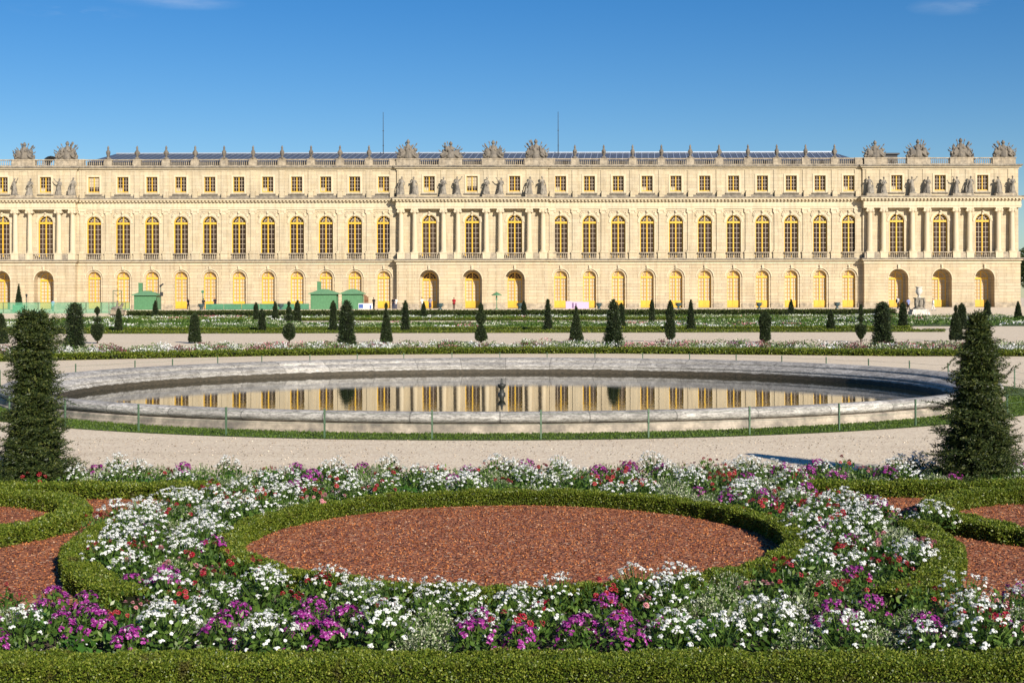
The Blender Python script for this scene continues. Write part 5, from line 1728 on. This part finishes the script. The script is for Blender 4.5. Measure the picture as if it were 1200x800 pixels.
b = MB(); b.box(at(670.4, 206), at(672.4, 206), 205.97, 206, TZ + .1, zt - .25); b.ball((at(675, 206), 206, zt - .42), .13, 8, (1, .2, 1)); b.tube([(at(675, 206), 205.99, TZ + .1), (at(675, 206), 205.99, zt - .55)], .10, 6); b.obj('printed_figure', plain('dark_lilac', (.16, .10, .20), .6), root)

# parasol
root = empty('parasol', (at(582, 201), 201, TZ)); tag(root, 'closed up green garden parasol with a small canopy before the central pavilion', 'parasol')
root['label'] = 'small green garden parasol standing before the central pavilion'
L0 = (at(582, 201), 201, TZ)
b = MB(); b.lathe([(.8, 2.02), (.78, 2.08), (.45, 2.28), (.05, 2.5), (.03, 2.58)], (0, 0, 0), 8, False)
for k in range(8): b.tube([(.05, 0, 2.4), (.78 * math.cos(PI * k / 4), .78 * math.sin(PI * k / 4), 2.03)], .012, 4, False)
b.obj('canopy', M['green_hut'], root, L0)
b = MB(); b.lathe([(.16, 1.35), (.11, 1.6), (.09, 2.0)], (0, 0, 0), 8); b.obj('valance', M['green_panel'], root, L0)
b = MB(); b.tube([(0, 0, 0), (0, 0, 2.4)], .05, 8, False); b.obj('pole', M['green_hut'], root, L0)
b = MB(); b.lathe([(.3, 0), (.3, .08), (.08, .16)], (0, 0, 0), 12); b.obj('base', M['green_hut'], root, L0)

# bronze vases along the terrace edge
vb = MB()
vb.lathe([(.26, 0), (.26, .1), (.12, .16), (.10, .24), (.24, .34), (.34, .52), (.33, .66), (.46, .80), (.44, .82), (.30, .74)], (0, 0, 0), 16)
for s in (-1, 1): vb.tube([(s * .32, 0, .45), (s * .50, 0, .56), (s * .36, 0, .68)], .035, 6)
vm = vb.mesh('garden_vase', M['vase_blue'], True)
VP = ((235.5, 'before the left wing, behind the tall cone'), (329, 'against the long green hoarding'), (516, 'between the couple and the person in red'), (609, 'right of the green parasol'),
      (702, 'just right of the lilac hoarding'), (795, 'left part of the right wing, beside a slender yew'), (889.5, 'right part of the right wing, half behind a lumpy yew'), (981, 'closest to the right pavilion'))
for px, lab in VP:
    o = place('garden_vase', vm, None, (at(px, 199), 199, TZ)); o.scale = (1.08,) * 3
    tag(o, 'dark bronze terrace vase, ' + lab, 'vase', 'bronze vases along the terrace edge')

# marble urn on its pedestal at right
Yu = 190.0; ux = at(1077, Yu); root = empty('urn_monument', (ux, Yu, 0)); tag(root, 'white marble urn on a tall carved pedestal before the right pavilion', 'urn')
b = MB(); b.box(-1.25, 1.25, -1.0, 1.0, 0, .75); b.box(-1.1, 1.1, -.9, .9, .75, 1.05)
for k in range(7): b.ball((-1.0 + .33 * k, -.98, .42), .2, 8, (.9, .5, 1.1))
b.obj('base', M['marble'], root, (ux, Yu, 0))
b = MB(); b.lathe([(.95, 1.05), (.62, 1.35), (.55, 1.5)], (0, 0, 0), 16); b.box(-.52, .52, -.52, .52, 1.5, 2.5); b.box(-.64, .64, -.64, .64, 2.5, 2.66)
for s in (-1, 1): b.tube([(s * .5, -.5, 1.4), (s * .62, -.6, 2.0), (s * .5, -.5, 2.45)], .12, 8)
b.tube([(0, -.56, 1.6), (0, -.6, 2.2)], [.22, .16], 8)
b.obj('pedestal', M['statue_pale'], root, (ux, Yu, 0))
b = MB(); b.lathe([(.30, 2.66), (.16, 2.8), (.14, 2.95), (.32, 3.15), (.40, 3.5), (.36, 3.85), (.34, 3.95), (.50, 4.12), (.48, 4.18), (.3, 4.1)], (0, 0, 0), 18)
for s in (-1, 1): b.tube([(s * .36, 0, 3.3), (s * .5, 0, 3.5), (s * .37, 0, 3.8)], .05, 6)
b.obj('urn', M['marble'], root, (ux, Yu, 0), True)
# stone group on a pedestal and the gate frame at left
Yg = 196.0; gx = at(138, Yg); g0 = gz(gx, Yg)
root = empty('stone_group', (gx, Yg, g0)); tag(root, 'weathered stone child and beast on a low pedestal inside the green frame', 'statue')
b = MB(); b.box(-.9, .9, -.6, .6, 0, .55); b.box(-1.0, 1.0, -.7, .7, .55, .68); b.obj('pedestal', M['parapet'], root, (gx, Yg, g0))
b = MB(); b.tube([(-.7, 0, .85), (.3, 0, .95), (.6, 0, 1.3)], [.25, .27, .2]); b.ball((.68, -.02, 1.5), .2, 10); b.tube([(.5, -.15, 1.0), (.75, -.2, .72)], .09); b.tube([(-.7, .1, .8), (-.2, -.3, .75)], .12)
b.tube([(-.1, 0, 1.1), (-.05, 0, 1.6)], [.17, .15]); b.ball((-.03, -.02, 1.86), .14, 10); b.tube([(.0, -.1, 1.55), (.35, -.12, 1.45)], .06); b.tube([(-.15, -.1, 1.1), (-.1, -.25, .85)], .08)
place('figures', fuse(b, 'figures', M['statue'], .04, 1), root, (gx, Yg, g0))
b = MB(); xa, xb = at(132.5, 197.5), at(142.5, 197.5); zt = H + (349 - 339.5) * 197.5 / F; z0 = gz(gx, 197.5)
for x in (xa, xb): b.tube([(x, 197.5, z0), (x, 197.5, zt)], .055, 6, False)
b.tube([(xa, 197.5, zt), (xb, 197.5, zt)], .055, 6, False); b.tube([(xa + .2, 197.5, zt - .35), (xa + .6, 197.5, zt - .8), (xb - .2, 197.5, zt - .35)], .04, 6)
tag(b.obj('gate_frame', M['post'], None), 'dark green metal frame with a top bar around the stone group', 'frame')
# box tree in a green tub
Yt = 203.0; tx = at(22, Yt); tz = gz(tx, Yt)
root = empty('tub', (tx, Yt, tz)); tag(root, 'green square planter tub holding a pointed obelisk yew at far left', 'planter')
b = MB(); b.box(-.62, .62, -.62, .62, .08, 1.0)
for s in (-1, 1):
    for q in (-1, 1): b.box(s * .62 - .06, s * .62 + .06, q * .62 - .06, q * .62 + .06, 0, 1.12)
b.obj('box', M['green_panel'], root, (tx, Yt, tz))
yb_ = 349 + (H - tz - .9) * F / Yt
topiary(22, yb_, Yt, [(yb_ + .3, 4.0), (350, 3.6), (341, 2.1), (334, .9), (331.5, .3)], 'tall thin obelisk yew growing in the green tub at far left', 0, tz + .9)


def pole(px, Y, ytop, label, kind):
    x = at(px, Y); z0 = gz(x, Y); zt = H + (349 - ytop) * Y / F
    root = empty({'lamp': 'lamp_post', 'camera': 'camera_pole', 'sign': 'sign_post'}[kind], (x, Y, z0)); tag(root, label, {'lamp': 'lamp post', 'camera': 'camera pole', 'sign': 'sign post'}[kind])
    b = MB(); b.tube([(x, Y, z0), (x, Y, zt - .1)], [.07, .05], 8, False); b.obj('pole', M['post'] if kind != 'lamp' else M['iron'], root)
    b = MB()
    if kind == 'lamp': b.lathe([(.09, zt - .45), (.17, zt - .1), (.20, zt - .08), (.05, zt + .08)], (x, Y, 0), 8); b.obj('lantern', M['iron'], root)
    elif kind == 'camera': b.tube([(x - .1, Y, zt - .25), (x + .28, Y - .1, zt + .05)], [.14, .10], 8); b.ball((x + .3, Y - .1, zt + .05), .15, 8); b.obj('floodlight', M['iron'], root); b = MB(); b.box(x - .1, x + .35, Y - .2, Y, zt - 1.7, zt - 1.1); b.obj('cabinet', M['iron'], root)
    else: b.tube([(x, Y - .06, zt - .25), (x, Y - .02, zt - .25)], .22, 16, False); b.obj('sign_disc', M['green_panel'], root)
    return root


pole(31, 204, 343.5, 'slim dark lamp post behind the mesh fence at far left', 'lamp')
pole(188.5, 201.5, 332.5, 'dark pole with a floodlight beside the small kiosk', 'camera')
pole(237.5, 207, 339, 'green post with a round disc behind the low hoarding', 'sign')


# ------------------------------------------------------------------ trees beyond the palace at right
def tree(label, x, y, h, r, seed):
    g = np.random.default_rng(seed); root = empty('tree', (x, y, 0)); tag(root, label, 'tree')
    b = MB(); b.tube([(0, 0, 0), (.2, 0, h * .35), (0, .1, h * .75)], [.35, .25, .08], 10, False)
    for k in range(7):
        a = 2 * PI * k / 7; b.tube([(.1, 0, h * (.3 + .05 * k)), (r * .4 * math.cos(a), r * .4 * math.sin(a), h * (.45 + .05 * k)), (r * .75 * math.cos(a), r * .75 * math.sin(a), h * (.55 + .05 * k))], [.14, .09, .03], 6, False)
    b.obj('trunk', M['bark'], root, (x, y, 0))
    m = 46; c = g.normal(0, 1, (m, 3)); c = unit(c) * g.uniform(.2, 1, (m, 1)) ** .5 * np.array([r, r, h * .36]) + np.array([0, 0, h * .62])
    n = 9000; k = g.integers(0, m, n); P = c[k] + unit(g.normal(0, 1, (n, 3))) * g.uniform(.3, 1, (n, 1)) ** .5 * r * .32
    V = leaves(P, unit(P - c[k]), .42, .24, .8)
    place('crown', quads_mesh('crown', V, M['tree_leaf']), root, (x, y, 0))


tree('dark tree just past the right end of the palace', 101, 262, 13.5, 4.5, 71)
tree('broad dark tree beyond the frame right of the palace end', 112, 272, 15, 6, 72)
